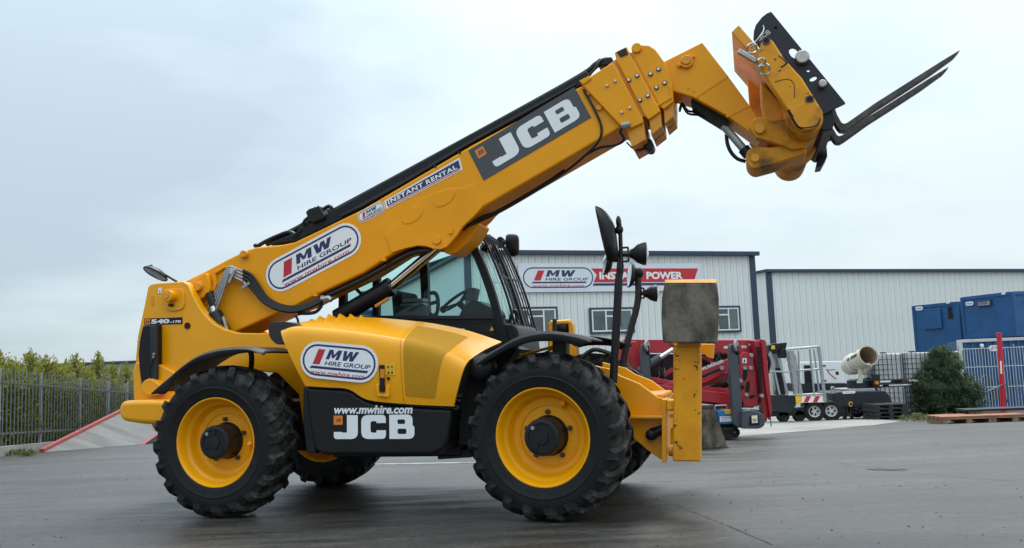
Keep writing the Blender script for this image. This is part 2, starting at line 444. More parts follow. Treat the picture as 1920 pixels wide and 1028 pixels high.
    def mesh(s, name, m, angle=35, recalc=True):
        me = D.meshes.new(name)
        me.from_pydata(s.v, [], s.f)
        if recalc:
            bm = bmesh.new(); bm.from_mesh(me); bmesh.ops.recalc_face_normals(bm, faces=bm.faces); bm.to_mesh(me); bm.free()
        me.polygons.foreach_set('use_smooth', [True] * len(me.polygons))
        me.set_sharp_from_angle(angle=R_(angle))
        me.materials.append(MATS[m]); me.update()
        return me
    def build(s, name, m, parent=None, bevel=0.0, angle=35, seg=2, recalc=True, solid=0.0):
        o = D.objects.new(name, s.mesh(name, m, angle, recalc)); COL.objects.link(o)
        if parent: o.parent = parent
        if solid:
            k = o.modifiers.new('solid', 'SOLIDIFY'); k.thickness = solid; k.offset = 0
        if bevel:
            k = o.modifiers.new('bevel', 'BEVEL'); k.width = bevel; k.segments = seg; k.limit_method = 'ANGLE'; k.angle_limit = R_(30); k.harden_normals = True
        return o

def tag(o, label=None, cat=None, group=None, kind=None):
    if label: o['label'] = label
    if cat: o['category'] = cat
    if group: o['group'] = group
    if kind: o['kind'] = kind
    return o
def thing(name, label, cat, loc=(0, 0, 0), rz=0.0, group=None):
    o = D.objects.new(name, None); COL.objects.link(o); o.location = loc; o.rotation_euler = (0, 0, rz); o.empty_display_size = 0.3
    return tag(o, label, cat, group)
def holder(name, parent, loc=(0, 0, 0), rot=(0, 0, 0)):
    o = D.objects.new(name, None); COL.objects.link(o); o.parent = parent; o.location = loc; o.rotation_euler = rot
    return o
def kids(o): return [c for c in D.objects if c.parent == o]
def inst(name, me, parent, loc=(0, 0, 0), rot=(0, 0, 0), scale=(1, 1, 1)):
    o = D.objects.new(name, me); COL.objects.link(o); o.parent = parent; o.location = loc; o.rotation_euler = rot; o.scale = scale
    return o
def copy_tree(o, parent=None):
    c = o.copy(); COL.objects.link(c); c.parent = parent
    for k in kids(o): copy_tree(k, c)
    return c

# flat print: letters and emblem shapes as 2-D outlines laid on a plane
_tc = {}
def _curve_geo(cu):
    o = D.objects.new('tmp', cu)
    me = D.meshes.new_from_object(o)
    vs = [(v.co.x, v.co.y) for v in me.vertices]; fs = [tuple(p.vertices) for p in me.polygons]
    D.objects.remove(o); D.meshes.remove(me)
    return vs, fs
def text_geo(txt, bold=0.0, space=1.0):
    key = (txt, bold, space)
    if key not in _tc:
        cu = D.curves.new('tmp', 'FONT'); cu.body = txt; cu.size = 1.0; cu.offset = bold; cu.space_character = space; cu.resolution_u = 3
        vs, fs = _curve_geo(cu); D.curves.remove(cu)
        x0 = min(v[0] for v in vs); x1 = max(v[0] for v in vs); y0 = min(v[1] for v in vs); y1 = max(v[1] for v in vs)
        _tc[key] = ([((v[0] - x0) / (x1 - x0), (v[1] - y0) / (y1 - y0)) for v in vs], fs)
    return _tc[key]
def shape_geo(loops, extrude=0.0):
    cu = D.curves.new('tmp', 'CURVE'); cu.dimensions = '2D'; cu.fill_mode = 'BOTH'
    for lp in loops:
        sp = cu.splines.new('POLY'); sp.points.add(len(lp) - 1); sp.use_cyclic_u = True
        for p, q in zip(sp.points, lp): p.co = (q[0], q[1], 0, 1)
    cu.extrude = extrude
    o = D.objects.new('tmp', cu); me = D.meshes.new_from_object(o)
    vs = [tuple(v.co) for v in me.vertices]; fs = [tuple(p.vertices) for p in me.polygons]
    D.objects.remove(o); D.meshes.remove(me); D.curves.remove(cu)
    return vs, fs

class Flat:
    """a printing plane: origin, right, up, outward"""
    def __init__(s, O, ex, ey, en):
        s.O = Vector(O); s.ex = Vector(ex).normalized(); s.ey = Vector(ey).normalized(); s.en = Vector(en).normalized()
    def pt(s, u, v, d=0.0): return s.O + s.ex * u + s.ey * v + s.en * d
    def poly(s, mb, pts, d): mb.add([s.pt(u, v, d) for u, v in pts], [tuple(range(len(pts)))])
    def slab(s, mb, pts, d0, d1): mb.prism3([s.pt(u, v, d0) for u, v in pts], s.en * (d1 - d0))
    def text(s, mb, txt, u, v, wd, ht, d, bold=0.0, shear=0.0, space=1.0):
        vs, fs = text_geo(txt, bold, space)
        mb.add([s.pt(u + a * wd + b * ht * shear, v + b * ht, d) for a, b in vs], fs)
    def shape(s, mb, loops, u, v, wd, ht, d):
        vs, fs = shape_geo(loops)
        mb.add([s.pt(u + a[0] * wd, v + a[1] * ht, d) for a in vs], fs)
def flat_px(fr, a, b, y):
    """printing plane on the frame's plane y (facing -y); origin at pixel a, right towards pixel b"""
    A = fr.P(*a, y); B = fr.P(*b, y); ex = (B - A).normalized()
    return Flat(A, ex, (-ex.z, 0, ex.x), (0, -1, 0)), (B - A).length

def stadium(x0, y0, x1, y1, n=10):
    r = (y1 - y0) / 2; c = (y0 + y1) / 2
    return [(x1 - r + r * math.cos(a), c + r * math.sin(a)) for a in [(-PI / 2 + PI * k / n) for k in range(n + 1)]] + \
           [(x0 + r + r * math.cos(a), c + r * math.sin(a)) for a in [(PI / 2 + PI * k / n) for k in range(n + 1)]]

LJ = [rpoly([(0.55, 1), (1, 1), (1, 0), (0.0, 0), (0.0, 0.30), (0.34, 0.30), (0.34, 0.27), (0.55, 0.27)], [0, 0, 0.30, 0.22, 0, 0, 0.02, 0.03])]
LC = [rpoly([(0, 1), (1, 1), (1, 0.66), (0.62, 0.66), (0.62, 0.74), (0.38, 0.74), (0.38, 0.26), (0.62, 0.26), (0.62, 0.36), (1, 0.36), (1, 0), (0, 0)], [0.3, 0.28, 0, 0, 0.04, 0.1, 0.1, 0.04, 0, 0, 0.28, 0.3])]
LB = [rpoly([(0, 0), (0, 1), (0.93, 1), (0.93, 0.53), (1, 0.50), (1, 0)], [0, 0, 0.22, 0.1, 0.12, 0.26]),
      rpoly([(0.33, 0.61), (0.33, 0.80), (0.63, 0.80), (0.63, 0.61)], 0.06), rpoly([(0.33, 0.20), (0.33, 0.42), (0.68, 0.42), (0.68, 0.20)], 0.07)]
LM = [(0, 0), (0, 1), (.30, 1), (.5, .48), (.70, 1), (1, 1), (1, 0), (.74, 0), (.74, .60), (.58, .16), (.42, .16), (.26, .60), (.26, 0)]
LW_ = [(0, 1), (.17, 0), (.41, 0), (.5, .52), (.59, 0), (.83, 0), (1, 1), (.77, 1), (.69, .44), (.60, .97), (.40, .97), (.31, .44), (.23, 1)]
def jcb(fl, mb, u, v, wd, ht, d):
    lw = wd * 0.305; gp = wd * 0.0425
    for i, l in enumerate((LJ, LC, LB)):
        fl.shape(mb, l, u + i * (lw + gp), v, lw, ht, d)

def hire_decal(fl, parent, wd, ht, name='decal', base='white_print', full=True, thick=0.003):
    """oval hire company plate; fl.O is the plate's centre"""
    mb = MB(); fl.slab(mb, stadium(-wd / 2, -ht / 2, wd / 2, ht / 2), 0, thick); pl = mb.build(name, base, parent)
    t = thick
    nb = MB(); k = ht * 0.07
    a = stadium(-wd / 2 + k, -ht / 2 + k, wd / 2 - k, ht / 2 - k); b = stadium(-wd / 2 + 1.75 * k, -ht / 2 + 1.75 * k, wd / 2 - 1.75 * k, ht / 2 - 1.75 * k)
    n = len(a); nb.add([fl.pt(*p, t + .001) for p in a] + [fl.pt(*p, t + .001) for p in b], [(i, (i + 1) % n, n + (i + 1) % n, n + i) for i in range(n)])
    W, H = wd, ht
    for k_, (u0, wl, lt) in enumerate(((-0.17, .165, LM), (0.015, .195, LW_))):
        sh_ = [[(a + b * .35 * .27 * H / (wl * W), b) for a, b in lt]]
        fl.shape(nb, sh_, u0 * W, 0.04 * H, wl * W, 0.27 * H, t + .001)
    fl.text(nb, 'HIRE GROUP', -0.18 * W, -0.125 * H, 0.58 * W, 0.12 * H, t + .001, bold=0.02, shear=0.3)
    fl.poly(nb, [(-0.37 * W, -0.235 * H), (0.37 * W, -0.235 * H), (0.385 * W, -0.165 * H), (-0.345 * W, -0.165 * H)], t + .001)
    nb.build('lettering', 'navy_print', pl, recalc=False)
    rb = MB()
    fl.poly(rb, [(-0.335 * W, -0.12 * H), (-0.245 * W, -0.12 * H), (-0.185 * W, 0.30 * H), (-0.275 * W, 0.30 * H)], t + .001)
    fl.text(rb, 'www.mwhire.com', -0.36 * W, -0.385 * H, 0.70 * W, 0.115 * H, t + .001, bold=0.012, shear=0.2)
    rb.build('lettering', 'red_print', pl, recalc=False)
    return pl

# ================================================================== SETTING
mb = MB()
ys = [-60, -20, -5, 5, 9.5] + [9.5 + 0.5 * i for i in range(1, 9)] + [20, 30, 45, 60, 120, 300, 900]
xs = [-900, -200, -60, -25, -10, 0, 10, 25, 60, 200, 900]
mb.grid([[(x, y, g(y)) for x in xs] for y in ys])
tag(mb.build('ground', 'asphalt', recalc=False), kind='structure')

# pale concrete apron in front of the units, 4 mm above the asphalt
mb = MB()
near = [G(1325, 822, .004), G(1430, 815, .004), G(1560, 804, .004), G(1640, 797, .004), G(1690, 790, .004)]
far = [Vector((p.x * 1.0 + (36 - p.y) * p.x / p.y * 0.35, 36.0, g(36) + .004)) for p in near]
mb.grid([near, far])
tag(mb.build('concrete_apron', 'concrete', recalc=False), kind='structure')
# faint painted line beyond the machine
a = G(640, 872, .004); b = G(905, 868, .004)
mb = MB(); mb.add([a, b, b + Vector((0.02, 0.10, 0)), a + Vector((0.02, 0.10, 0))], [(0, 1, 2, 3)])
tag(mb.build('painted_line', 'pale_line', recalc=False), kind='structure')
a = G(20, 813, .004); b = G(240, 789, .004)
# worn patch in the tarmac on the right
mb = MB(); c = G(1668, 880, .004); rnd = random.Random(4)
pts = [(c.x + 0.21 * math.cos(t) * rnd.uniform(.6, 1.15), c.y + 0.09 * math.sin(t) * rnd.uniform(.3, 1.3) - .06 * math.cos(t), c.z) for t in [2 * PI * k / 26 for k in range(26)]]
mb.add(pts, [tuple(range(26))])
tag(mb.build('tarmac_patch', 'tar', recalc=False), kind='structure')
def ribbon(name, pts, wd_, m, seed):
    r_ = random.Random(seed); P_ = catmull([G(a_, b_, .003) for a_, b_ in pts], 10); vs = []; n_ = len(P_)
    for i_, p_ in enumerate(P_):
        d_ = (P_[min(i_ + 1, n_ - 1)] - P_[max(i_ - 1, 0)]).normalized(); s_ = Vector((-d_.y, d_.x, 0)); o_ = s_ * r_.gauss(0, wd_ * .8); k_ = wd_ * r_.uniform(.25, 1.0)
        vs += [p_ + o_ - s_ * k_, p_ + o_ + s_ * k_]
    m_ = MB(); m_.add(vs, [(2 * i_, 2 * i_ + 1, 2 * i_ + 3, 2 * i_ + 2) for i_ in range(n_ - 1)])
    tag(m_.build(name, m, recalc=False), kind='structure')
ribbon('tarmac_crack', [(1640, 876), (1690, 884), (1780, 893), (1900, 902)], .006, 'tar', 1)
ribbon('tarmac_crack', [(1265, 946), (1320, 968), (1380, 992), (1450, 1022)], .006, 'tar', 2)
ribbon('tarmac_crack', [(1600, 872), (1560, 866), (1500, 864)], .005, 'tar', 3)
ribbon('pale_streak', [(-40, 816), (60, 808), (150, 800), (260, 791)], .035, 'pale_line', 5)  # thin pale streak laid across the tarmac on the left
# loose grit lying about
rnd = random.Random(11); mb = MB()
for _ in range(240):
    c = G(rnd.uniform(-20, 1940), 800 + 225 * rnd.random() ** .8); r = rnd.uniform(.003, .0085)
    mb.ell((c.x, c.y, c.z + r * .3), (r * rnd.uniform(.7, 1.5), r * rnd.uniform(.7, 1.5), r * .6), 5, 3)
tag(mb.build('loose_grit', 'grit', recalc=False), kind='stuff')

# ---- ramp on the left: concrete wedge with painted kerbs
_fd = 22.3; RA = Vector((-12.7 - .177 * (_fd - 23.5) + .42, _fd, g(_fd))); RB = G(262, 834)                       # foot of the ramp, left and right
rd = Vector((-0.177, 1.0, 0)).normalized(); RLEN, RH = 13.0, 1.22
def rp_(base, t, dz=0.0):
    p = base + rd * (RLEN * t); return Vector((p.x, p.y, g(base.y) + RH * t + dz))
mb = MB()
L0, L1 = rp_(RA, 0, .004), rp_(RA, 1); R0, R1 = rp_(RB, 0, .004), rp_(RB, 1)
low = lambda p: Vector((p.x, p.y, g(p.y) - 0.4))
mb.add([L0, R0, R1, L1, low(L0), low(R0), low(R1), low(L1)], [(0, 1, 2, 3), (0, 3, 7, 4), (1, 5, 6, 2), (3, 2, 6, 7)])
tag(mb.build('concrete_ramp', 'ramp_concrete'), kind='structure')
for base, side in ((RA, -1), (RB, 1)):
    mb = MB(); off = Vector((0.13 * side, 0, 0))
    hk = 0.09 if side < 0 else 0.006
    p = [rp_(base, 0, .0), rp_(base, 1, .0)]
    q = [p[0] + off, p[1] + off]
    up = Vector((0, 0, hk))
    mb.add([p[0] - up, q[0] - up, q[0] + up, p[0] + up, p[1] - up, q[1] - up, q[1] + up, p[1] + up], [(0, 1, 2, 3), (7, 6, 5, 4), (0, 4, 5, 1), (1, 5, 6, 2), (2, 6, 7, 3), (3, 7, 4, 0)])
    tag(mb.build('ramp_kerb', 'red_kerb'), kind='structure')

# ---- verge with weeds at the left edge
def leafy(mb, c, r, n, size, rnd, up=0.3):
    for _ in range(n):
        while True:
            q = Vector((rnd.uniform(-1, 1), rnd.uniform(-1, 1), rnd.uniform(-1, 1)))
            if q.length < 1: break
        p = Vector(c) + Vector((q.x * r[0], q.y * r[1], q.z * r[2]))
        d = Vector((rnd.gauss(0, 1), rnd.gauss(0, 1), rnd.gauss(0, 1) + up)).normalized(); s_ = size * rnd.uniform(.6, 1.4)
        x, y, _d = basis(d)
        mb.add([p - x * s_ * .3, p + x * s_ * .3, p + d * s_ * 1.2], [(0, 1, 2)])
rnd = random.Random(5)
mb = MB()
for _ in range(90):
    p = G(rnd.uniform(-60, 62), rnd.uniform(838, 856)); leafy(mb, p + Vector((0, 0, .04)), (.12, .12, .07), 22, .07, rnd, 1.5)
tag(mb.build('grass_verge', 'weed_leaf', recalc=False), kind='stuff')

# ================================================================== BUILDINGS
def clad_mesh(wd, ht, name='cladding_panel'):
    """one profiled sheet: flat pan with a raised rib and a recessed lap joint"""
    m_ = MB()
    prof = [(0, .035), (.012, 0.0), (wd * .40, 0), (wd * .44, -.012), (wd * .52, -.012), (wd * .56, 0), (wd - .03, 0), (wd - .012, .006), (wd, .035)]
    rows = [[(x, y, z) for x, y in prof] for z in (0, ht)]
    m_.grid(rows); return m_.mesh(name, 'cladding', 20, recalc=False)

FA = R_(18)
def facade(fr, x0, x1, z0, z1, step, parent, axis=0):
    n = max(1, round((x1 - x0) / step)); st = (x1 - x0) / n
    me = clad_mesh(st - .002, z1 - z0)
    for i in range(n):
        if axis == 0: inst('cladding_panel', me, parent, (x0 + i * st, 0, z0))
        else: inst('cladding_panel', me, parent, (axis, -(x0 + i * st), z0), (0, 0, -PI / 2))

# near unit
c0 = AT(1148, 600, 40.0)
F1 = Fr((c0.x, c0.y, g(40)), FA)
xl, zl = F1.U(872, 470); xr, zr = F1.U(1412, 480)
eave = (zl + zr) / 2
bl = thing('warehouse', 'pale ribbed industrial unit with navy corner trims, upstairs windows and hire sign behind the telehandler', 'building', F1.O, FA)
facade(F1, xl, xr, -0.3, eave, 0.33, bl)
mb = MB(); mb.box((xl, .04, -.3), (xr, 26, eave - .05)); mb.build('wall', 'cladding', bl)
n = 24
me = clad_mesh(26 / 40 - .002, eave + .3)
for i in range(40): inst('cladding_panel', me, bl, (xl - .003, 26 - i * .65, -.3), (0, 0, -PI / 2))
mb = MB(); mb.add([(xl - .2, -.2, eave), (xr + .2, -.2, eave), (xr + .2, 13, eave + .7), (xl - .2, 13, eave + .7), (xl - .2, 26, eave), (xr + .2, 26, eave)], [(0, 1, 2, 3), (3, 2, 5, 4)])
mb.build('roof', 'roof_sheet', bl, solid=.06)
mb = MB(); mb.box((xl - .22, -.26, eave - .10), (xr + .22, -.06, eave + .10)); mb.build('gutter', 'navy_trim', bl, bevel=.015)
mb = MB(); mb.box((xl - .22, -.04, eave - .06), (xl - .05, 26, eave + .10)); mb.build('gutter', 'navy_trim', bl, bevel=.015)
for x in (xl - .06, xr - .24):
    mb = MB(); mb.box((x, -.07, -.3), (x + .30, .10, eave - .10)); mb.build('corner_trim', 'navy_trim', bl, bevel=.01)

def window(fr, px0, py0, px1, py1, parent, cols, curtain_side):
    a = fr.U(px0, py1); b = fr.U(px1, py0)
    x0, z0, x1, z1 = a[0], a[1], b[0], b[1]
    m_ = MB(); m_.box((x0, -.045, z0), (x1, -.025, z1)); wn = m_.build('window', 'room_dark', parent)
    t = .09
    m_ = MB()
    for q in (((x0 - t, -.13, z0 - t), (x1 + t, -.02, z0)), ((x0 - t, -.13, z1), (x1 + t, -.02, z1 + t)), ((x0 - t, -.13, z0), (x0, -.02, z1)), ((x1, -.13, z0), (x1 + t, -.02, z1))): m_.box(*q)
    m_.build('surround', 'navy_trim', wn)
    m_ = MB(); f = .07
    xx = [x0 + f / 2 + (x1 - x0 - f) * c for c in cols]
    for x in xx: m_.box((x - f / 2, -.12, z0 + f), (x + f / 2, -.07, z1 - f))
    m_.box((x0, -.12, z0), (x1, -.07, z0 + f)); m_.box((x0, -.12, z1 - f), (x1, -.07, z1))
    m_.box((xx[1] + f / 2, -.118, z0 + (z1 - z0) * .66), (xx[-2] - f / 2 if len(xx) > 3 else xx[-1] - f / 2, -.072, z0 + (z1 - z0) * .66 + f))
    m_.build('frame', 'window_white', wn)
    for i in range(len(xx) - 1):
        m_ = MB(); m_.box((xx[i] + f / 2, -.10, z0 + f), (xx[i + 1] - f / 2, -.092, z1 - f)); m_.build('pane', 'window_glass', wn)
    m_ = MB(); cw = (x1 - x0) * .26; cx = x1 - cw if curtain_side > 0 else x0
    m_.grid([[(cx + cw * k / 24, -.058 + .01 * math.sin(k * 1.6), z) for k in range(25)] for z in (z0, z1)])
    m_.build('curtain', 'curtain', wn, recalc=False)
window(F1, 962, 579, 1040, 626, bl, (0, .36, .72, 1), 1)
window(F1, 1109, 580, 1183, 623, bl, (0, .34, .68, 1), 1)
window(F1, 1322, 577, 1382, 621, bl, (0, .36, .70, 1), 1)
mb = MB(); mb.box((xl + .4, -.02, .1), (xr - .6, .0, 2.5)); 
mb = MB(); mb.box((xl + 1.5, -.20, 2.62), (xr - .3, -.06, 2.78)); mb.build('canopy_rail', 'navy_trim', bl)

# sign on the unit
a = F1.U(972, 549); b = F1.U(1312, 495)
sg = thing('wall_sign', 'long white sign with oval logo and red INSTANT POWER banner on the near unit', 'sign', F1.O, FA)
mb = MB(); mb.box((a[0], -.13, a[1]), (b[0], -.08, b[1])); mb.build('sign_board', 'sign_white', sg, bevel=.008)
W_, H_ = b[0] - a[0], b[1] - a[1]
fl = Flat((a[0] + W_ * .205, -.131, a[1] + H_ * .5), (1, 0, 0), (0, 0, 1), (0, -1, 0))
hire_decal(fl, sg, W_ * .385, H_ * .84, 'logo_plate', base='sign_white', thick=.006)
mb = MB(); u0, u1 = .205 * W_, .775 * W_
fl.slab(mb, [(u0 - .02 * W_, -.17 * H_), (u1 - .03 * W_, -.17 * H_), (u1, .32 * H_), (u0 - .03 * W_, .32 * H_), (u0 + .0 * W_, .1 * H_)], .001, .008); pl = mb.build('banner', 'red_print', sg)
mb = MB(); fl.text(mb, 'INSTANT POWER', .218 * W_, -.07 * H_, .465 * W_, .27 * H_, .010, bold=.04); mb.build('lettering', 'white_print', pl, recalc=False)
mb = MB(); fl.slab(mb, [(.18 * W_, -.29 * H_), (u1 - .06 * W_, -.29 * H_), (u1 - .05 * W_, -.205 * H_), (.185 * W_, -.205 * H_)], .001, .008); mb.build('stripe', 'navy_print', sg)

# far unit
c0 = AT(1440, 600, 49.0)
F2 = Fr((c0.x, c0.y, g(49)), FA)
xl2, e2 = F2.U(1438, 507); _x, e2b = F2.U(1900, 509)
e2 = (e2 + e2b) / 2; xr2 = xl2 + 26
b2 = thing('warehouse', 'second pale ribbed unit with a plain windowless wall behind the blue cabins', 'building', F2.O, FA)
facade(F2, xl2, xr2, -0.3, e2, 0.42, b2)
me = clad_mesh(.65 - .002, e2 + .3)
for i in range(30): inst('cladding_panel', me, b2, (xl2 - .003, 19.5 - i * .65, -.3), (0, 0, -PI / 2))
mb = MB(); mb.box((xl2, .04, -.3), (xr2, 26, e2 - .05)); mb.build('wall', 'cladding', b2)
mb = MB(); mb.add([(xl2 - .2, -.2, e2), (xr2 + .2, -.2, e2), (xr2 + .2, 13, e2 + .7), (xl2 - .2, 13, e2 + .7), (xl2 - .2, 26, e2), (xr2 + .2, 26, e2)], [(0, 1, 2, 3), (3, 2, 5, 4)])
mb.build('roof', 'roof_sheet', b2, solid=.06)
mb = MB(); mb.box((xl2 - .22, -.26, e2 - .08), (xr2 + .22, -.06, e2 + .09)); mb.build('gutter', 'navy_trim', b2, bevel=.015)
mb = MB(); mb.box((xl2 - .22, -.04, e2 - .06), (xl2 - .05, 26, e2 + .09)); mb.build('gutter', 'navy_trim', b2, bevel=.015)
mb = MB(); mb.box((xl2 - .06, -.07, -.3), (xl2 + .26, .10, e2 - .09)); mb.build('corner_trim', 'navy_trim', b2, bevel=.01)

# low unit far off on the left
c0 = AT(120, 690, 75.0)
F3 = Fr((c0.x, c0.y, g(75)), R_(-4))
xa, ea = F3.U(8, 688); xb, eb = F3.U(480, 683)
b3 = thing('warehouse', 'distant low pale shed showing over the conifers beyond the left fence', 'building', F3.O, F3.rz)
mb = MB(); mb.box((xa, 0, -1), (xb, 14, ea - .1)); mb.build('wall', 'far_wall', b3)
mb = MB(); mb.box((xa - .2, -.3, ea - .06), (xb + .2, 14, ea + .10)); mb.build('roof', 'slate_grey', b3)
for i in range(34):
    x = xa + (xb - xa) * i / 34; mb = MB(); mb.box((x, -.06, 0), (x + .12, 0, ea - .1)); mb.build('cladding_rib', 'galvanised', b3)

# ================================================================== TELEHANDLER
M = Fr((-2.3649, 8.8622, 0.0), -0.2676)
TH = thing('telehandler', 'big yellow telehandler with raised boom, lifted forks and large black tyres standing on the tarmac', 'telehandler', M.O, M.rz)
WB, WR, TYRE = 2.987, 0.675, 0.66

# ---- wheels
def tyre_mesh():
    m_ = MB()
    half = [(.385, -.185), (.400, -.203), (.430, -.214), (.470, -.219), (.478, -.224), (.488, -.219), (.530, -.223), (.565, -.214), (.603, -.192), (.630, -.140), (.642, -.06)]
    m_.lathe(half + [(r, -a) for r, a in reversed(half)], n=72)
    for side in (-1, 1):
        for k in range(20):
            t0 = 2 * PI * (k + (0.5 if side > 0 else 0)) / 20
            st = [(-.035, .676, .615, -.02, .058), (.05, .675, .615, .075, .058), (.12, .669, .61, .15, .062), (.175, .656, .595, .205, .068), (.212, .630, .57, .235, .070), (.226, .597, .55, .25, .060), (.2195, .568, .54, .258, .040)]
            base = len(m_.v)
            for (a, rt, rb, th, hw) in st:
                for (r, o) in ((rb, -hw - .016), (rt, -hw * .72), (rt, hw * .72), (rb, hw + .016)):
                    an = t0 - (th + o)
                    m_.v.append((r * math.cos(an), a * side, r * math.sin(an)))
            for i in range(len(st) - 1):
                b = base + i * 4
                m_.f += [(b + j, b + j + 1, b + j + 5, b + j + 4) for j in range(3)]
            m_.f += [(base, base + 1, base + 2, base + 3), tuple(base + (len(st) - 1) * 4 + j for j in (3, 2, 1, 0))]
    return m_.mesh('tyre', 'tyre_rubber', 30)
def rim_mesh():
    return MB().lathe([(.396, -.17), (.398, -.193), (.392, -.199), (.384, -.199), (.377, -.190), (.366, -.160), (.358, -.120), (.350, -.108), (.336, -.100), (.326, -.085), (.318, -.045), (.300, -.022), (.262, -.016), (.256, -.026), (.246, -.026), (.238, -.014), (.0, -.012)], n=72).lathe([(.396, .17), (.396, .2), (.37, .19), (.33, .08), (.31, -.005)], n=72).mesh('rim', 'rim_paint', 40)
def hub_mesh():
    m_ = MB().lathe([(.165, -.012), (.163, -.03), (.150, -.045), (.149, -.195), (.143, -.208), (.130, -.213), (.112, -.213), (.108, -.205), (.06, -.205), (.056, -.217), (.0, -.218)], n=48)
    for k in range(3):
        a = 2 * PI * k / 3 + .5
        m_.bar((.06 * math.cos(a), -.207, .06 * math.sin(a)), (.108 * math.cos(a), -.207, .108 * math.sin(a)), .012, .022)
    return m_.mesh('hub', 'black_metal', 35)
def nut_mesh(): return MB().cyl((0, 0, 0), (0, -.028, 0), .021, 6).cyl((0, -.02, 0), (0, -.045, 0), .011, 8).mesh('wheel_nut', 'fork_steel')
ME_T, ME_R, ME_H, ME_N = tyre_mesh(), rim_mesh(), hub_mesh(), nut_mesh()
ME_V = MB().cyl((0, 0, 0), (0, -.05, .03), .022, 10).mesh('valve', 'rim_paint')
ME_P = MB().cyl((0, 0, 0), (0, -.012, 0), .016, 10).mesh('hub_plug', 'steel')
def wheel(x, y, rz, spin):
    h = holder('wheel', TH, (x, y, TYRE), (0, 0, rz))
    for nm, me in (('tyre', ME_T), ('rim', ME_R), ('hub', ME_H)): inst(nm, me, h, (0, 0, 0), (0, spin if nm != 'hub' else spin * 3, 0))
    for k in range(5):
        a = 2 * PI * k / 5 + spin; inst('wheel_nut', ME_N, h, (.192 * math.cos(a), -.014, .192 * math.sin(a)))
    inst('valve', ME_V, h, (.27 * math.cos(spin - .55), -.02, .27 * math.sin(spin - .55)))
    inst('hub_plug', ME_P, h, (-.07, -.205, .075))
wheel(0, -.98, 0.0, .36); wheel(WB, -.98, -.0856, 1.57)
wheel(0, .98, PI, .2); wheel(WB, .98, PI - .0856, .9)

# ---- chassis
mb = MB(); mb.box((-.55, -.36, .50), (3.55, .36, .98)); mb.box((-.12, -.72, .52), (.12, .72, .80)); mb.box((WB - .13, -.72, .52), (WB + .13, .72, .80))
mb.cyl((0, -.80, .66), (0, .80, .66), .17, 20); mb.cyl((WB, -.80, .66), (WB, .80, .66), .17, 20)
mb.box((.85, -.62, .46), (2.1, -.30, .95)); mb.box((.8, .30, .46), (2.15, 1.05, .80))
mb.build('chassis', 'black_metal', TH, bevel=.02)

tail = [(277, 539), (281, 534), (292, 531.5), (327, 529), (344, 528), (352.9, 534.7), (361, 553), (370.4, 571), (384, 591), (400.7, 607), (421.7, 618.5), (445, 624.3), (480, 625), (560, 625), (602, 640), (604, 797), (568, 798), (560, 740), (520, 700), (420, 690), (330, 720), (322, 770), (262, 770), (254, 672), (258, 630), (270, 575)]
for y0, y1 in ((-.44, -.33), (.33, .44)):
    MB().prism(M.L(tail, -.44), y0, y1).build('tail_plate', 'yellow_paint', TH, bevel=.012)
mb = MB(); mb.prism(M.L([(285, 620), (330, 620), (360, 690), (330, 760), (270, 760), (262, 670)], -.44), -.33, .33); mb.build('tail_crossbeam', 'yellow_paint', TH)
# pivot boss
px, pz = M.U(325, 556, -.44)
bs = MB().prism(rpoly(M.L([(306, 542), (346, 541), (348, 580), (318, 585), (304, 570)], -.44), .07), -.455, -.435).build('pivot_boss', 'yellow_paint', TH, bevel=.006)
MB().cyl((px, -.54, pz), (px, -.4, pz), .06, 20).build('pin', 'yellow_paint', bs, bevel=.008)
MB().cyl((px - .01, -.549, pz), (px - .01, -.53, pz), .034, 16).build('pin_bolt', 'worn_yellow', bs)
MB().cyl((px, -.50, pz - .09), (px, -.44, pz - .09), .017, 10).build('bolt', 'black_metal', bs)
c = M.U(352, 611, -.44); MB().cyl((c[0], -.452, c[1]), (c[0], -.43, c[1]), .032, 20).build('port_hole', 'dark_void', TH)
c = M.U(286, 564, -.44); mb = MB(); mb.prism([(c[0] + a, c[1] + b) for a, b in stadium(-.055, -.02, .055, .02)][:], -.448, -.43)
mb = MB(); mb.prism([(c[0] + b * .9, c[1] + a) for a, b in stadium(-.05, -.018, .05, .018)], -.447, -.43); mb.build('lifting_slot', 'worn_yellow', TH)
fl, wd = flat_px(M, (296.5, 550), (303, 550), -.442)
mb = MB(); fl.slab(mb, [(0, 0), (wd, 0), (wd, .055), (0, .055)], 0, .003); s = mb.build('sticker', 'white_print', TH)
mb = MB(); fl.poly(mb, [(wd * .4, .01), (wd * .6, .01), (wd * .6, .03), (wd * .4, .03)], .004); mb.build('lettering', 'plate_grey', s, recalc=False)
# black corner insert with lamp cluster
ins = M.L([(270, 611), (296, 609), (296, 726), (283, 734), (268, 727), (263, 690), (261.5, 662), (265, 632)], -.51)
mb = MB(); mb.prism(ins, -.53, -.44); ip = mb.build('corner_panel', 'black_plastic', TH, bevel=.012)
mb = MB(); mb.prism(M.L([(282, 612), (295, 611), (295, 724), (284, 724)], -.533), -.545, -.52); mb.build('light_bar', 'grey_plastic', ip, bevel=.006)
c = M.U(290, 664, -.545); MB().cyl((c[0], -.56, c[1]), (c[0], -.53, c[1]), .014, 10).cyl((c[0] - .005, -.56, c[1] - .03), (c[0] - .005, -.53, c[1] - .03), .012, 8).build('latch', 'steel', ip)
mb = MB(); mb.tube(catmull([M.P(289, 668, -.55), M.P(281, 690, -.56), M.P(279, 705, -.56), M.P(286, 717, -.56), M.P(296, 721, -.54)], 4), .007, 6); mb.build('lamp_cable', 'hose', ip)
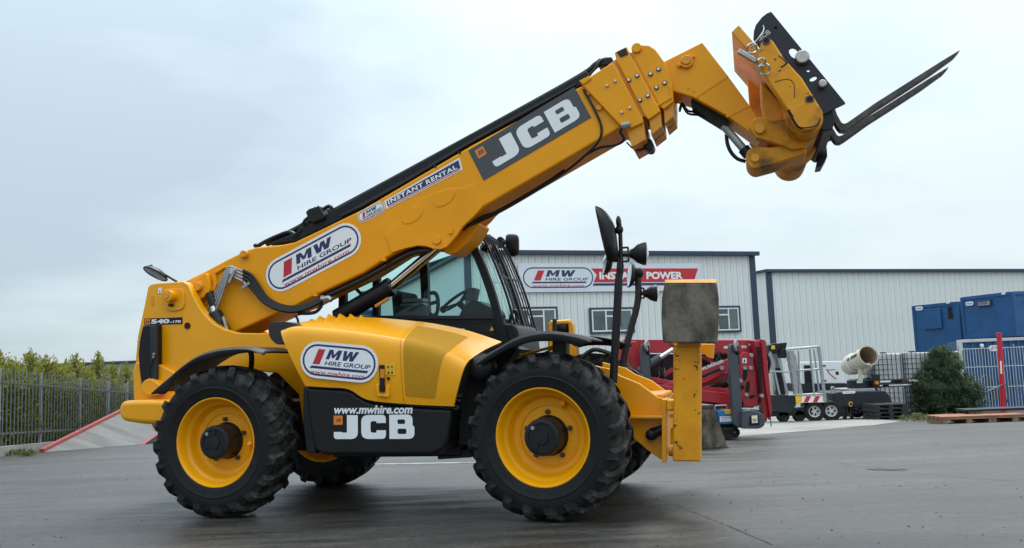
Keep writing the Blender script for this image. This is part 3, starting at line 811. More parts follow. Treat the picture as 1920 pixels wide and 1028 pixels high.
c = M.U(288, 725, -.52); mb = MB(); mb.prism(rpoly(M.L([(278, 716), (290, 709), (300, 712), (312, 722), (312, 740), (286, 741), (277, 732)], -.5), .05), -.60, -.44); mb.build('lamp_bracket', 'yellow_paint', TH, bevel=.012)
MB().tube(catmull([M.P(258, 640, -.46), M.P(262, 642, -.48), M.P(265, 634, -.47)], 3), .008, 6).build('hood_latch', 'galvanised', TH)
# counterweight
mb = MB(); mb.prism(rpoly(M.L([(249, 690), (254, 679), (300, 684), (330, 700), (330, 752), (250, 752)], -.5), [.05, .08, 0, 0, 0, 0]), -.5, .5); mb.build('counterweight', 'yellow_paint', TH, bevel=.05, seg=4)
mb = MB(); mb.prism(rpoly(M.L([(221, 752), (268, 750), (330, 751), (332, 797), (268, 796), (221, 789)], -.74), [.11, .05, 0, 0, .07, .11], 7), -.74, .74); mb.build('rear_bumper', 'yellow_paint', TH, bevel=.06, seg=5, angle=50)
mb = MB(); mb.prism(M.L([(281, 795), (320, 795), (320, 812), (290, 810)], -.4), -.4, .4); mb.build('tow_block', 'worn_yellow', TH, bevel=.02)
# rear mirror
c = M.P(292, 513, -.30)
ax = Vector((-.30, -.42, -.86)).normalized()
mh = holder('tail_mirror', TH)
a, b_, d_ = basis(ax)
lp = MB().lathe([(.0, -.05), (.06, -.045), (.11, -.028), (.135, .0), (.135, .012), (.128, .016), (.122, .012)], c, ax, 32); lp.build('mirror_shell', 'black_plastic', mh)
MB().lathe([(.123, .010), (.08, .020), (0, .026)], c, ax, 32).build('mirror_glass', 'mirror', mh)
MB().tube([c + Vector((-.05, 0, .05)), c + Vector((-.07, 0, .085))], .025, 8).tube([c - ax * .04, M.P(331, 528, -.30)], .013, 8).build('mirror_stalk', 'black_metal', mh)
# levelling ram beside the boom root
rm = holder('levelling_ram', TH)
p0, p1, p2, p3 = M.P(393, 552, -.30), M.P(401, 574, -.30), M.P(404, 592, -.30), M.P(424, 632, -.30)
MB().tube([p0, p2], .033, 12).build('ram_rod', 'chrome', rm); MB().tube([p0 + (p1 - p0) * -.1, p1], .042, 12).build('ram_sleeve', 'black_metal', rm)
MB().tube([p2 - (p3 - p2) * .12, p3], .075, 16).build('ram_barrel', 'black_metal', rm, bevel=.012)
MB().tube([M.P(419, 594, -.36), M.P(427, 622, -.36)], .018, 8).build('ram_pipe', 'steel', rm)

# ---- boom
BY = .24
boom = [(300, 590), (308, 562), (330, 536), (349, 526), (387, 507), (430, 484), (464, 468), (480, 463.5), (505, 461), (528, 459), (552, 454), (600, 431), (680, 392), (882, 273.5), (1086, 163), (1118, 148), (1168, 237), (910, 386), (893, 402), (740, 474), (680, 512.5), (588, 556), (557, 572), (520, 587), (443, 622), (400, 645), (340, 640)]
MB().prism(M.L(boom, -BY), -BY, BY).build('boom', 'boom_paint', TH, bevel=.022, seg=3)
lug = [(735, 474), (728, 456), (722, 440), (742, 424), (768, 394), (792, 372), (815, 362), (842, 354), (870, 352), (893, 344), (908, 384), (893, 402), (869, 424), (856, 443), (845, 456), (837, 464), (826, 468), (812, 466.5), (800, 462), (784, 461), (763, 465.5)]
for y0, y1 in ((-BY - .012, -BY + .03), (BY - .03, BY + .012)):
    lp = MB().prism(M.L(lug, -BY), y0, y1).build('boom_lug', 'boom_paint', TH, bevel=.005)
    for cx, cy, rx, ry in ((773.6, 404, .118, .068), (834, 371.5, .118, .068)):
        c = M.U(cx, cy, -BY); t = R_(29)
        yy = y0 - .006 if y0 < 0 else y1 - .002
        el = [(c[0] + rx * math.cos(q) * math.cos(t) - ry * math.sin(q) * math.sin(t), c[1] + rx * math.cos(q) * math.sin(t) + ry * math.sin(q) * math.cos(t)) for q in [2 * PI * k / 40 for k in range(40)]]
        MB().prism(el, yy, yy + .008).build('stiffener_disc', 'boom_paint', lp, bevel=.005)
    c = M.U(820.6, 450.5, -BY); yy = y0 - .02 if y0 < 0 else y1
    MB().cyl((c[0], yy, c[1]), (c[0], yy + .02, c[1]), .042, 20).build('pin', 'boom_paint', lp, bevel=.005)
# far cheek of the lift lug, seen under the boom
mb = MB(); mb.prism(M.L([(829, 462), (856, 443), (869, 424), (890, 412), (900, 420), (880, 452), (855, 474), (842, 477), (832, 474)], -.05), -.05, .30); mb.build('lift_lug', 'boom_paint', TH, bevel=.02)
# boom root cap plate with pin
mb = MB(); rp2 = rpoly(M.L([(350, 533), (386, 511), (392, 530), (394, 545), (388, 552), (369, 567), (355, 545)], -.31), .03); mb.prism(rp2, -.31, -.24); lp = mb.build('root_plate', 'boom_paint', TH, bevel=.01)
c = M.U(374, 538, -.31); MB().cyl((c[0], -.36, c[1]), (c[0], -.30, c[1]), .048, 20).build('pin', 'worn_yellow', lp, bevel=.01)
mb = MB(); mb.prism(M.L([(392, 511), (418, 499), (418.5, 501.5), (400, 513), (403, 532), (398, 546), (394, 545), (396, 530)], -.3), -.27, -.235); mb.build('stop_rib', 'boom_paint', TH, bevel=.004)
c = M.U(460, 478, -.24); mb = MB(); mb.cyl((c[0], -.285, c[1]), (c[0], -.235, c[1]), .042, 18); mb.cyl((c[0], -.298, c[1] - .02), (c[0], -.28, c[1] - .02), .018, 8); mb.build('boom_boss', 'worn_yellow', TH, bevel=.006)
for q in ((592, 552), (720, 486), (846, 434.5)):
    c = M.P(q[0], q[1], -.25); MB().box((c.x - .02, -.27, c.z - .02), (c.x + .02, -.23, c.z + .03)).build('hose_clip', 'boom_paint', TH)
for q in ((862, 286.5), (816, 312)):
    c = M.U(q[0], q[1], -.24); MB().cyl((c[0], -.247, c[1]), (c[0], -.23, c[1]), .013, 10).build('drain_hole', 'dark_void', TH)
# hose track on top of the boom
tr = [(500, 459), (560, 433), (597, 409), (624, 394), (763, 317.5), (880, 253), (1002, 187), (1098, 133), (1106, 139), (1090, 160), (880, 273), (680, 391.5), (600, 430.5), (552, 453.5)]
MB().prism(M.L(tr, -.20), -.20, .16).build('hose_track', 'black_plastic', TH, bevel=.012)
mb = MB(); mb.prism(M.L([(640, 404), (760, 337), (880, 266), (1000, 200), (1080, 157), (1080, 160), (1000, 205), (880, 271), (760, 343), (680, 388), (640, 407)], -.215), -.228, -.19); mb.build('track_skirt', 'grey_plastic', TH, bevel=.006)
MB().tube(catmull([M.P(624, 398, -.12), M.P(760, 325, -.12), M.P(1000, 194, -.12), M.P(1095, 140, -.12), M.P(1118, 122, -.12), M.P(1136, 114, -.1), M.P(1150, 122, -.05)], 5), .035, 8).build('boom_hose', 'hose', TH)
MB().tube(catmull([M.P(1100, 148, -.2), M.P(1116, 128, -.2), M.P(1128, 112, -.16), M.P(1142, 112, -.1), M.P(1152, 124, -.05)], 5), .012, 6).build('boom_hose', 'hose', TH)
mb = MB(); c = M.P(1134, 118, -.1); mb.box((c.x - .06, -.16, c.z - .05), (c.x + .08, .05, c.z + .035)); mb.build('hose_guide', 'black_plastic', TH, bevel=.02)
mb = MB(); c0_, c1_ = M.P(480, 461, -.2), M.P(530, 452, -.2)
mb.tube(catmull([M.P(484, 461, -.15), M.P(500, 452, -.15), M.P(520, 443, -.15), M.P(540, 436, -.15), M.P(552, 440, -.15), M.P(560, 450, -.15)], 4), .022, 8)
mb.tube(catmull([M.P(500, 457, -.05), M.P(530, 443, -.05), M.P(560, 428, -.05), M.P(590, 410, -.05), M.P(620, 396, -.05)], 4), .035, 8)
mb.ell(M.P(482, 461, -.15), (.035, .05, .025)); mb.build('top_hose', 'hose', TH)
mb = MB(); mb.prism(M.L([(547, 455), (568, 416), (574, 417), (572, 432), (560, 452)], -.18), -.2, -.02); mb.build('hose_bracket', 'black_metal', TH, bevel=.008)
bx = MB().prism(M.L([(576, 399), (582, 393), (602, 387), (612, 407), (610, 411), (590, 420), (583, 417)], -.2), -.24, -.02).build('valve_box', 'black_plastic', TH, bevel=.012)
mb = MB(); mb.tube(catmull([M.P(604, 394, -.16), M.P(616, 387, -.16), M.P(622, 391, -.16), M.P(620, 402, -.16), M.P(610, 412, -.16)], 4), .02, 8)
for q in ((584, 391), (590, 388), (596, 386)): mb.tube([M.P(q[0], q[1], -.14), M.P(q[0] + 3, q[1] + 10, -.14)], .007, 5)
mb.tube(catmull([M.P(578, 408, -.2), M.P(572, 413, -.2), M.P(568, 420, -.2)], 3), .015, 6); mb.build('valve_pipe', 'hose', bx)
# steel pipes and hoses on the near face
for i in range(4):
    k = i * 3.4; y = -.285 - .012 * i
    pth = [M.P(384 + k * 1.5, 592 + k * .2, y), M.P(399 + k * 1.3, 560 + k * .3, y), M.P(424 + k * .4, 508 + k, y), M.P(431 + k * .2, 500.5 + k * 1.2, y), M.P(441, 503 + k * 1.7, y), M.P(458, 509.5 + k * 1.9, y)]
    MB().tube(catmull(pth, 4), .0125, 8).build('steel_pipe', 'galvanised', TH)
    k2 = i * 3.6
    pth = [M.P(456, 508 + k * 1.9, y), M.P(472 - k2 * .5, 517 + k2 * 1.7, y), M.P(485 - k2 * .55, 535 + k2 * 1.35, y), M.P(500 - k2 * .4, 557 + k2, y), M.P(522, 571 + k2 * .9, y), M.P(548, 576 + k2 * .8, y), M.P(570, 573 + k2 * .7, y), M.P(592, 565 + k2 * .6, y), M.P(604, 559 + k2 * .5, y)]
    MB().tube(catmull(pth, 4), .0165, 8).build('hose', 'hose', TH)
mb = MB(); mb.bar(M.P(430, 531, -.34), M.P(441, 505, -.34), .03, .03); mb.build('pipe_clamp', 'steel', TH, bevel=.004)
mb = MB(); mb.bar(M.P(455, 541, -.33), M.P(468, 531, -.33), .03, .03); mb.bar(M.P(457, 528, -.33), M.P(462, 536, -.33), .02, .02); mb.tube([M.P(603, 562, -.3), M.P(616, 559, -.3), M.P(622, 563, -.3)], .028, 8); mb.box((*M.P(600, 568, -.3).xy, M.P(600, 568, -.3).z), tuple(M.P(612, 555, -.25))); mb.build('pipe_fitting', 'steel', TH, bevel=.004)
MB().tube(catmull([M.P(560, 588, -.3), M.P(590, 586, -.3), M.P(603, 572, -.3), M.P(598, 562, -.3)], 4), .018, 8).build('hose', 'hose', TH)
MB().tube(catmull([M.P(554, 592, -.3), M.P(558, 599, -.3), M.P(560, 608, -.3)], 3), .012, 6).build('hose', 'hose', TH)
# rigid pipes under the boom
for i in range(3):
    y = -.20 + .05 * i
    MB().tube(catmull([M.P(600, 562 - i, y), M.P(680, 524 - i * 2, y), M.P(740, 491 - i * 3, y), M.P(775, 474 - i * 3, y), M.P(805, 470, y)], 4), .024, 8).build('underboom_pipe', 'black_metal', TH)
MB().tube(catmull([M.P(868, 432, -.15), M.P(900, 408, -.15), M.P(948, 391, -.15), M.P(1000, 359, -.15), M.P(1060, 322, -.15), M.P(1100, 289, -.22), M.P(1124, 262, -.25), M.P(1127, 235, -.255), M.P(1112, 200, -.26), M.P(1094, 168, -.26)], 5), .012, 6).build('sensor_cable', 'hose', TH)
MB().tube(catmull([M.P(876, 424, -.05), M.P(940, 394, -.05), M.P(1020, 347, -.05), M.P(1060, 320, -.1)], 5), .022, 6).build('boom_hose', 'hose', TH)
MB().tube(catmull([M.P(1100, 290, -.2), M.P(1125, 277, -.2), M.P(1155, 272, -.22), M.P(1170, 262, -.25), M.P(1163, 247, -.27), M.P(1172, 236, -.3)], 5), .012, 6).build('sensor_cable', 'hose', TH)
# boom end collars of the telescoping sections
def collar(poly, pad, yw, bolts, ring):
    c_ = MB().prism(M.L(poly, -yw), -yw, yw).build('boom_collar', 'boom_paint', TH, bevel=.012, seg=3)
    n_ = len(pad)
    for k in range(2):
        yy = (-yw + .03, -.03) if k == 0 else (.03, yw - .03)
        MB().prism(M.L(pad, -yw), *yy).build('wear_pad_carrier', 'worn_yellow', c_, bevel=.006)
    mb_ = MB(); mw = MB()
    for q in bolts:
        c = M.U(q[0], q[1], -yw)
        b_ = MB().cyl((c[0], -yw - .012, c[1]), (c[0], -yw + .01, c[1]), ring, 16).build('bolt_ring', 'black_metal' if ring > .02 else 'worn_yellow', c_)
        MB().cyl((c[0], -yw - .02, c[1]), (c[0], -yw + .01, c[1]), ring * .68, 10).build('bolt', 'lens', c_)
    return c_
collar([(1088, 156), (1110, 141), (1148, 117.5), (1156, 128), (1205, 222), (1206.5, 230), (1177, 244), (1165, 238)], [(1173, 240), (1206, 226), (1210, 260), (1184, 275)], .285,
       [(1138.7, 161), (1153.9, 152.6), (1166, 211), (1181, 202.4)], .015)
collar([(1152, 98), (1175, 86.6), (1184, 108), (1212, 160), (1239, 209), (1216, 225), (1208, 216), (1180, 160), (1156, 114)], [(1216, 219), (1238, 207), (1240.5, 236), (1220, 252)], .265,
       [(1179.4, 150.6), (1194.8, 142), (1200, 188.3), (1215, 179.7)], .0205)
collar([(1183, 88), (1194, 81.5), (1204, 84), (1217, 85), (1229, 93), (1247, 118), (1261, 156), (1262.6, 191.5), (1244.4, 205.5), (1236, 198), (1210, 150), (1185, 100.5)], [(1243, 199), (1262.4, 186), (1262.4, 217), (1246, 231)], .245,
       [(1220, 139.2), (1235, 130.3), (1231, 164.5), (1246.5, 156)], .0205)
c = M.U(1194, 91, -.245); MB().cyl((c[0], -.27, c[1]), (c[0], -.2, c[1]), .045, 18).build('chain_pin', 'boom_paint', TH, bevel=.006)
mb = MB(); mb.prism(M.L([(1156, 98), (1173, 90), (1178, 102), (1164, 108)], -.266), -.272, -.25); mb.build('chain_window', 'black_metal', TH)
mb = MB(); mb.prism(M.L([(1140, 122), (1176, 97), (1238, 112), (1252, 190), (1236, 203), (1200, 222)], -.236), -.236, .236); mb.build('inner_boom', 'worn_yellow', TH)
mb = MB(); mb.prism(M.L([(1229, 197), (1256, 181), (1255, 162), (1257, 160), (1260, 184), (1231, 201)], -.245), -.256, -.24); mb.build('collar_rib', 'boom_paint', TH)
mb = MB(); mb.prism(M.L([(1087, 155), (1106, 145), (1112, 150), (1096, 162)], -.25), -.30, -.22); mb.build('hose_cover', 'boom_paint', TH, bevel=.008)
for q in ((1105, 174.5), (1124, 203)):
    c = M.U(q[0], q[1], -.24); MB().cyl((c[0], -.262, c[1]), (c[0], -.235, c[1]), .026, 12).build('bolt', 'boom_paint', TH, bevel=.004)
mb = MB(); mb.tube([M.P(1166, 236, -.30), M.P(1182, 233, -.30)], .03, 10); mb.build('sensor', 'galvanised', TH)
lm = MB().prism(rpoly(M.L([(1205, 267), (1222, 262), (1228, 277), (1224, 286), (1212, 286)], -.05), .03), -.12, .05).build('boom_lamp', 'black_plastic', TH, bevel=.012)
mb = MB(); mb.tube(catmull([M.P(1175, 267, -.1), M.P(1186, 278, -.1), M.P(1196, 282, -.1), M.P(1208, 279, -.05)], 4), .008, 6); mb.tube([M.P(1200, 266, -.03), M.P(1212, 276, -.03)], .02, 6); mb.build('lamp_cable', 'hose', lm)

# boom head
hd = [(1225, 126), (1246, 114.6), (1316.7, 79), (1364.6, 141.7), (1425, 225), (1440, 232), (1447, 244), (1440, 260), (1424, 262), (1408, 250), (1362, 217), (1300, 183), (1262, 171), (1240, 178)]
MB().prism(M.L(hd, -.20), -.20, .20).build('boom_head', 'boom_paint', TH, bevel=.012)
mb = MB(); mb.bar(M.P(1303, 183, -.202), M.P(1364.5, 142, -.202), .006, .02); mb.bar(M.P(1362, 219, -.202), M.P(1402, 199, -.202), .006, .02); mb.build('weld_bead', 'boom_paint', TH)
mb = MB(); mb.prism(M.L([(1296, 186), (1360, 222), (1366, 226), (1362, 236), (1352, 232), (1296, 198)], -.13), -.13, .12); mb.build('head_recess', 'dark_void', TH)  # solid dark block, its colour gives the shade of the hollow head
c = M.U(1287.5, 117, -.20); hb = MB().cyl((c[0], -.23, c[1]), (c[0], -.19, c[1]), .06, 20).build('head_pin', 'boom_paint', TH, bevel=.008)
MB().cyl((c[0], -.245, c[1] + .01), (c[0], -.22, c[1] + .01), .042, 18).build('pin_cap', 'worn_yellow', hb, bevel=.006)
MB().bar((c[0] - .08, -.215, c[1] - .03), (c[0] + .07, -.215, c[1] + .05), .03, .035).build('keeper_plate', 'boom_paint', hb, bevel=.006)
for q in ((1291, 165), (1301, 171)):
    c = M.U(q[0], q[1], -.20); MB().cyl((c[0], -.206, c[1]), (c[0], -.19, c[1]), .008, 8).build('bolt', 'worn_yellow', TH)
for i in range(2):
    MB().tube(catmull([M.P(1274, 206 + i * 4, -.02), M.P(1279, 194 + i * 4, -.04), M.P(1290, 208 + i * 5, -.05), M.P(1310, 211 + i * 5, 0), M.P(1330, 222, 0)], 4), .011, 6).build('head_hose', 'hose', TH)
# tilt ram
rm = holder('tilt_ram', TH)
MB().tube([M.P(1357, 236, -.08), M.P(1398, 284, -.08)], .036, 14).build('ram_rod', 'galvanised', rm)
MB().tube([M.P(1394, 279, -.08), M.P(1404, 291, -.08)], .052, 14).build('rod_end', 'black_metal', rm)
MB().tube(catmull([M.P(1362, 252, -.05), M.P(1364, 270, -.05), M.P(1371, 286, -.05), M.P(1383, 298, -.05), M.P(1398, 303, -.05)], 4), .017, 8).build('ram_hose', 'hose', rm)

# headstock with hitch tube
lk = [(1404, 243), (1412, 228), (1428, 222), (1447, 230), (1475, 226), (1503, 200), (1535, 212), (1528, 262), (1508, 281), (1485, 284), (1462, 275), (1440, 268), (1418, 262)]
for y0, y1 in ((-.32, -.21), (.21, .32)):
    MB().prism(M.L(lk, -.25), y0, y1).build('hitch_link', 'grimy_yellow', TH, bevel=.012)
c = M.U(1425, 243, -.32); MB().cyl((c[0], -.36, c[1]), (c[0], .35, c[1]), .042, 18).build('hitch_pin', 'worn_yellow', TH, bevel=.006)
lk2 = rpoly(M.L([(1398, 290), (1411, 278), (1445, 281), (1500, 268), (1516, 290), (1450, 312), (1413, 322), (1399, 310)], -.2), .05)
MB().prism(lk2, -.28, .10).build('tilt_lever', 'grimy_yellow', TH, bevel=.014)
c = M.U(1416, 297, -.28); MB().cyl((c[0], -.295, c[1]), (c[0], -.27, c[1]), .036, 18).build('lever_pin', 'worn_yellow', TH, bevel=.005)
ta = M.P(1509, 222, -.50); tb = Vector((ta.x - .07, 1.12, ta.z - .06))
MB().cyl(ta, tb, .148, 32).build('hitch_tube', 'grimy_yellow', TH, bevel=.02)
mid = ta + (tb - ta) * .50
MB().cyl(ta + (tb - ta) * .42, ta + (tb - ta) * .58, .178, 32).build('tube_collar', 'grimy_yellow', TH, bevel=.02)
hp = [(1423, 92), (1429, 75), (1439.6, 69), (1450, 77), (1471, 110), (1504, 146), (1537.5, 200), (1540, 221), (1529, 237.5), (1504, 243), (1487.5, 227), (1475, 204), (1433, 142), (1421, 121)]
hs = MB().prism(M.L(hp, -.62), -.62, -.49).build('hitch_plate', 'chipped_yellow', TH, bevel=.018)
for q in ((1436.5, 77), (1518, 187)):
    c = M.U(q[0], q[1], -.62); MB().cyl((c[0], -.626, c[1]), (c[0], -.6, c[1]), .022, 16).build('hole', 'dark_void', hs)
    MB().lathe([(.022, 0), (.034, 0), (.034, -.008), (.022, -.008)], (c[0], -.62, c[1]), n=20, close=True).build('hole_rim', 'fork_steel', hs)
c = M.U(1515, 218, -.62); MB().cyl((c[0], -.628, c[1]), (c[0], -.6, c[1]), .115, 32).build('tube_end_cap', 'grimy_yellow', hs, bevel=.006)
def scratch(pts, wdt):
    mb_ = MB()
    P_ = [M.P(a, b, -.6215) for a, b in pts]
    mb_.tube(catmull(P_, 3), wdt, 4); mb_.build('scratch', 'black_metal', hs)
scratch([(1452, 154), (1466, 150), (1479, 149), (1488, 156), (1490, 172), (1489, 184)], .003)
scratch([(1464, 126), (1470, 123), (1477, 115), (1474, 104)], .006); scratch([(1460, 104), (1470, 112), (1476, 120)], .004)
scratch([(1478, 206), (1490, 228), (1502, 240), (1530, 236), (1538, 222)], .012)
# headstock back plate
bp_ = M.L([(1371, 60), (1385, 46), (1412, 78), (1484, 168), (1470, 180), (1399, 92)], -.46)
hb = MB().prism(bp_, -.46, .60).build('headstock_back', 'worn_yellow', TH, bevel=.012)
mb = MB(); mb.prism(M.L([(1399, 92), (1436, 144), (1432, 160), (1424, 200), (1408, 206)], -.3), .34, .40); mb.build('headstock_gusset', 'worn_yellow', TH, bevel=.01)
mb = MB(); mb.prism(M.L([(1425, 150), (1475, 205), (1462, 232), (1430, 226)], -.2), -.2, .2); mb.build('headstock_core', 'worn_yellow', TH, bevel=.02)
MB().bar(M.P(1384, 96, -.50), M.P(1419, 116, -.50), .05, .045).build('locking_bar', 'steel', TH, bevel=.01)
for q, r in (((1410, 91), .038), ((1433, 130), .042), ((1428, 117), .03)):
    c = M.P(q[0], q[1], -.66); MB().tube([c + Vector((r * math.cos(t), -.01 * math.sin(3 * t), r * math.sin(t) * 1.2)) for t in [2 * PI * k / 14 for k in range(14)]], .009, 6, True).build('shackle', 'steel', TH)
MB().tube(catmull([M.P(1431, 48, -.5), M.P(1432, 56, -.55), M.P(1425, 68, -.6), M.P(1415, 80, -.62), M.P(1408, 90, -.64)], 4), .006, 5).build('safety_chain', 'steel', TH)

# fork carriage: two pierced end plates joined by bars
carr = [(1412.5, 73), (1413.5, 60), (1417, 48), (1429, 33), (1438, 26), (1446, 23), (1585, 194), (1562.5, 205), (1541, 217), (1520, 200), (1480, 140), (1425, 90)]
def pierced(y, th, name):
    out_ = M.L(carr, -.46)
    def hole(q, rx, rz_, rot):
        c = M.U(q[0], q[1], -.46)
        return [(c[0] + rx * math.cos(t) * math.cos(rot) - rz_ * math.sin(t) * math.sin(rot), c[1] + rx * math.cos(t) * math.sin(rot) + rz_ * math.sin(t) * math.cos(rot)) for t in [-2 * PI * k / 18 for k in range(18)]]
    hs_ = [hole((1489, 100), .036, .055, .5), hole((1454, 53.5), .018, .012, .5), hole((1525, 148), .034, .020, .5), hole((1515.5, 133), .014, .014, 0)]
    vs, fs = shape_geo([out_] + hs_, th / 2)
    m_ = MB(); m_.add([(v[0], y + v[2], v[1]) for v in vs], fs)
    return m_.build(name, 'navy_black', TH)
cp = pierced(-.45, .04, 'carriage_plate'); pierced(.78, .04, 'carriage_plate')
for q, r in (((1504, 110), .058), ((1541.5, 160), .034)):
    c = M.U(q[0], q[1], -.47); MB().cyl((c[0], -.53, c[1]), (c[0], -.44, c[1]), r, 24).build('shaft_end', 'steel', cp, bevel=.012)
for q, r in (((1504, 112), .034), ((1541.5, 162), .03)):
    c = M.U(q[0], q[1], -.45); MB().cyl((c[0], -.44, c[1]), (c[0], .78, c[1]), r, 16).build('fork_shaft', 'black_metal', TH)
fl, wd = flat_px(M, (1421, 80), (1449, 60), -.472)
mb = MB(); jcb(fl, mb, wd * .12, .0, wd * .76, .042, .002); mb.build('lettering', 'galvanised', cp, recalc=False)
lower = M.L([(1539, 212), (1562, 204), (1567, 222), (1561, 242), (1545, 246), (1533, 236)], -.45)
MB().prism(lower, -.44, .78).build('carriage_bar', 'black_metal', TH, bevel=.01)
mb = MB(); mb.prism(M.L([(1446, 30), (1462, 50), (1456, 56), (1440, 36)], -.45), -.43, .77); mb.build('carriage_bar', 'black_metal', TH, bevel=.008)
mb = MB(); mb.prism(M.L([(1549, 240), (1561, 236), (1563, 262), (1552, 282), (1540, 284)], -.1), .55, .80); mb.build('carriage_foot', 'black_metal', TH, bevel=.008)
mb = MB(); saw = M.L([(1424, 212), (1421, 204), (1426, 196), (1431, 203), (1435, 193), (1440, 205), (1446, 196), (1452, 206), (1458, 197), (1466, 204), (1476, 222), (1440, 240), (1428, 232)], -.1); mb.prism(saw, .02, .06); mb.build('hose_comb', 'worn_yellow', TH)
fk = [(1552, 196), (1560, 194), (1569, 219), (1577, 233), (1582, 235), (1588, 232.5), (1640, 196), (1700, 158), (1760, 120), (1797, 97.5), (1796, 101), (1788, 110), (1745, 141), (1690, 177), (1640, 209), (1593, 243), (1583, 249), (1574, 248), (1568, 241), (1559, 224)]
fp_ = M.L(fk, -.14)
for yc in (-.14, .29):
    MB().prism(fp_, yc - .055, yc + .055).build('fork', 'fork_steel', TH, bevel=.008)

# ---- boom decals
P_ = -BY - .001
fl, wd = flat_px(M, (560, 498.5), (620, 466.5), P_)
c = M.P(586.7, 483.2, P_); fl.O = c
e0, e1 = M.P(500, 530, P_), M.P(673.5, 437, P_)
hire_decal(fl, TH, (e1 - e0).length, .345)
fl2 = Flat(M.P(696, 398, P_), fl.ex, fl.ey, fl.en); hire_decal(fl2, TH, .305, .115)
A_, B_ = M.P(726.6, 392, P_), M.P(867.5, 318.5, P_)
fl3 = Flat(A_, B_ - A_, (-(B_ - A_).z, 0, (B_ - A_).x), (0, -1, 0)); LW = (B_ - A_).length; LH = (M.P(869.6, 295, P_) - B_).length
mb = MB(); fl3.slab(mb, [(-.01, 0), (LW, 0), (LW + .02, LH), (.0, LH * .72)], 0, .003); st = mb.build('rental_strip', 'white_print', TH)
mb = MB(); fl3.poly(mb, [(.012, LH * .2), (LW - .012, LH * .2), (LW, LH * .86), (.02, LH * .62)], .004); mb.build('strip_field', 'navy_print', st, recalc=False)
mb = MB(); fl3.poly(mb, [(.012, LH * .07), (LW - .02, LH * .07), (LW - .018, LH * .14), (.012, LH * .14)], .004); mb.build('strip_line', 'red_print', st, recalc=False)
mb = MB(); fl3.text(mb, 'INSTANT', .03, LH * .27, LW * .47, LH * .36, .005, bold=.035, shear=.1, space=1.15); mb.build('lettering', 'white_print', st, recalc=False); mb = MB(); fl3.text(mb, 'RENTAL', LW * .545, LH * .27, LW * .405, LH * .36, .005, bold=.035, shear=.1, space=1.15); mb.build('lettering', 'white_print', st, recalc=False)
A_, B_ = M.P(907, 339, P_), M.P(1108.6, 220.5, P_); T_ = M.P(883, 279.7, P_)
fl4 = Flat(A_, B_ - A_, (-(B_ - A_).z, 0, (B_ - A_).x), (0, -1, 0)); LW = (B_ - A_).length; LH = (T_ - A_).dot(fl4.ey)
mb = MB(); fl4.slab(mb, [(0, 0), (LW, 0), (LW, LH), (0, LH)], 0, .003); pl = mb.build('maker_plate', 'plate_grey', TH)
mb = MB(); jcb(fl4, mb, LW * .135, LH * .15, LW * .80, LH * .68, .004); mb.build('lettering', 'white_print', pl, recalc=False)
mb = MB(); fl4.poly(mb, rpoly([(LW * .045, LH * .63), (LW * .125, LH * .63), (LW * .125, LH * .90), (LW * .045, LH * .90)], .012), .004); mb.build('emblem', 'orange_print', pl, recalc=False)
mb = MB(); jcb(fl4, mb, LW * .06, LH * .71, LW * .05, LH * .11, .005); mb.build('lettering', 'plate_grey', pl, recalc=False)
# 540-170 plate on the tail
A_, B_ = M.P(271, 610, -.441), M.P(342, 607.5, -.441)
fl5 = Flat(A_, B_ - A_, (-(B_ - A_).z, 0, (B_ - A_).x), (0, -1, 0)); LW = (B_ - A_).length; LH = .067
mb = MB(); fl5.slab(mb, [(0, 0), (LW, 0), (LW, LH), (0, LH)], 0, .004); pl = mb.build('model_plate', 'black_plastic', TH)
mb = MB(); fl5.text(mb, '540', LW * .18, LH * .16, LW * .49, LH * .68, .005, bold=.05); mb.build('lettering', 'white_print', pl, recalc=False); mb = MB(); fl5.text(mb, '-170', LW * .68, LH * .16, LW * .28, LH * .40, .005, bold=.04, shear=.2); mb.build('lettering', 'white_print', pl, recalc=False)
mb = MB(); fl5.poly(mb, [(.008, .006), (LW * .155, .006), (LW * .155, LH - .006), (.008, LH - .006)], .005); mb.build('emblem', 'orange_print', pl, recalc=False)
mb = MB(); jcb(fl5, mb, .015, .022, LW * .155 - .023, .02, .006); mb.build('lettering', 'plate_grey', pl, recalc=False)

# ---- engine cover on the near side
YC, YT = -1.12, -.45
Bl = [(572.6, 724), (612, 726.5), (653, 730), (690, 750), (757, 757.5), (787, 759.5), (820, 761), (850, 762)]
Cl = [(526.5, 623), (556, 615.5), (628, 621), (690, 629), (751, 639), (789, 647), (829, 659), (873, 682)]
Tl = [(548, 612), (590, 600), (650, 595), (708, 596), (784, 603), (830, 610), (880, 621), (940, 641)]
cols = []
for b_, c_, t_ in zip(Bl, Cl, Tl):
    B3, C3, T3 = M.P(*b_, YC), M.P(*c_, YC), M.P(*t_, YT)
    m1 = B3.lerp(C3, .35) + Vector((0, -.022, 0)); m2 = B3.lerp(C3, .78) + Vector((0, -.026, 0))
    r1 = C3.lerp(T3, .12) + Vector((0, 0, .012)); r2 = C3.lerp(T3, .5) + Vector((0, 0, .02))
    cols.append(catmull([B3, m1, m2, C3 + Vector((0, .004, -.004)), r1, r2, T3], 4))
NV = len(cols[0])
fine = [catmull([c[j] for c in cols], 5) for j in range(NV)]         # rows along the machine
def surf(u, v):
    """u in columns 0..7, v in rows 0..NV-1"""
    a = min(u * 5, len(fine[0]) - 1.001); b = min(v, NV - 1.001); i, j = int(a), int(b); fa, fb = a - i, b - j
    return fine[j][i].lerp(fine[j][i + 1], fa).lerp(fine[j + 1][i].lerp(fine[j + 1][i + 1], fa), fb)
i4 = 20
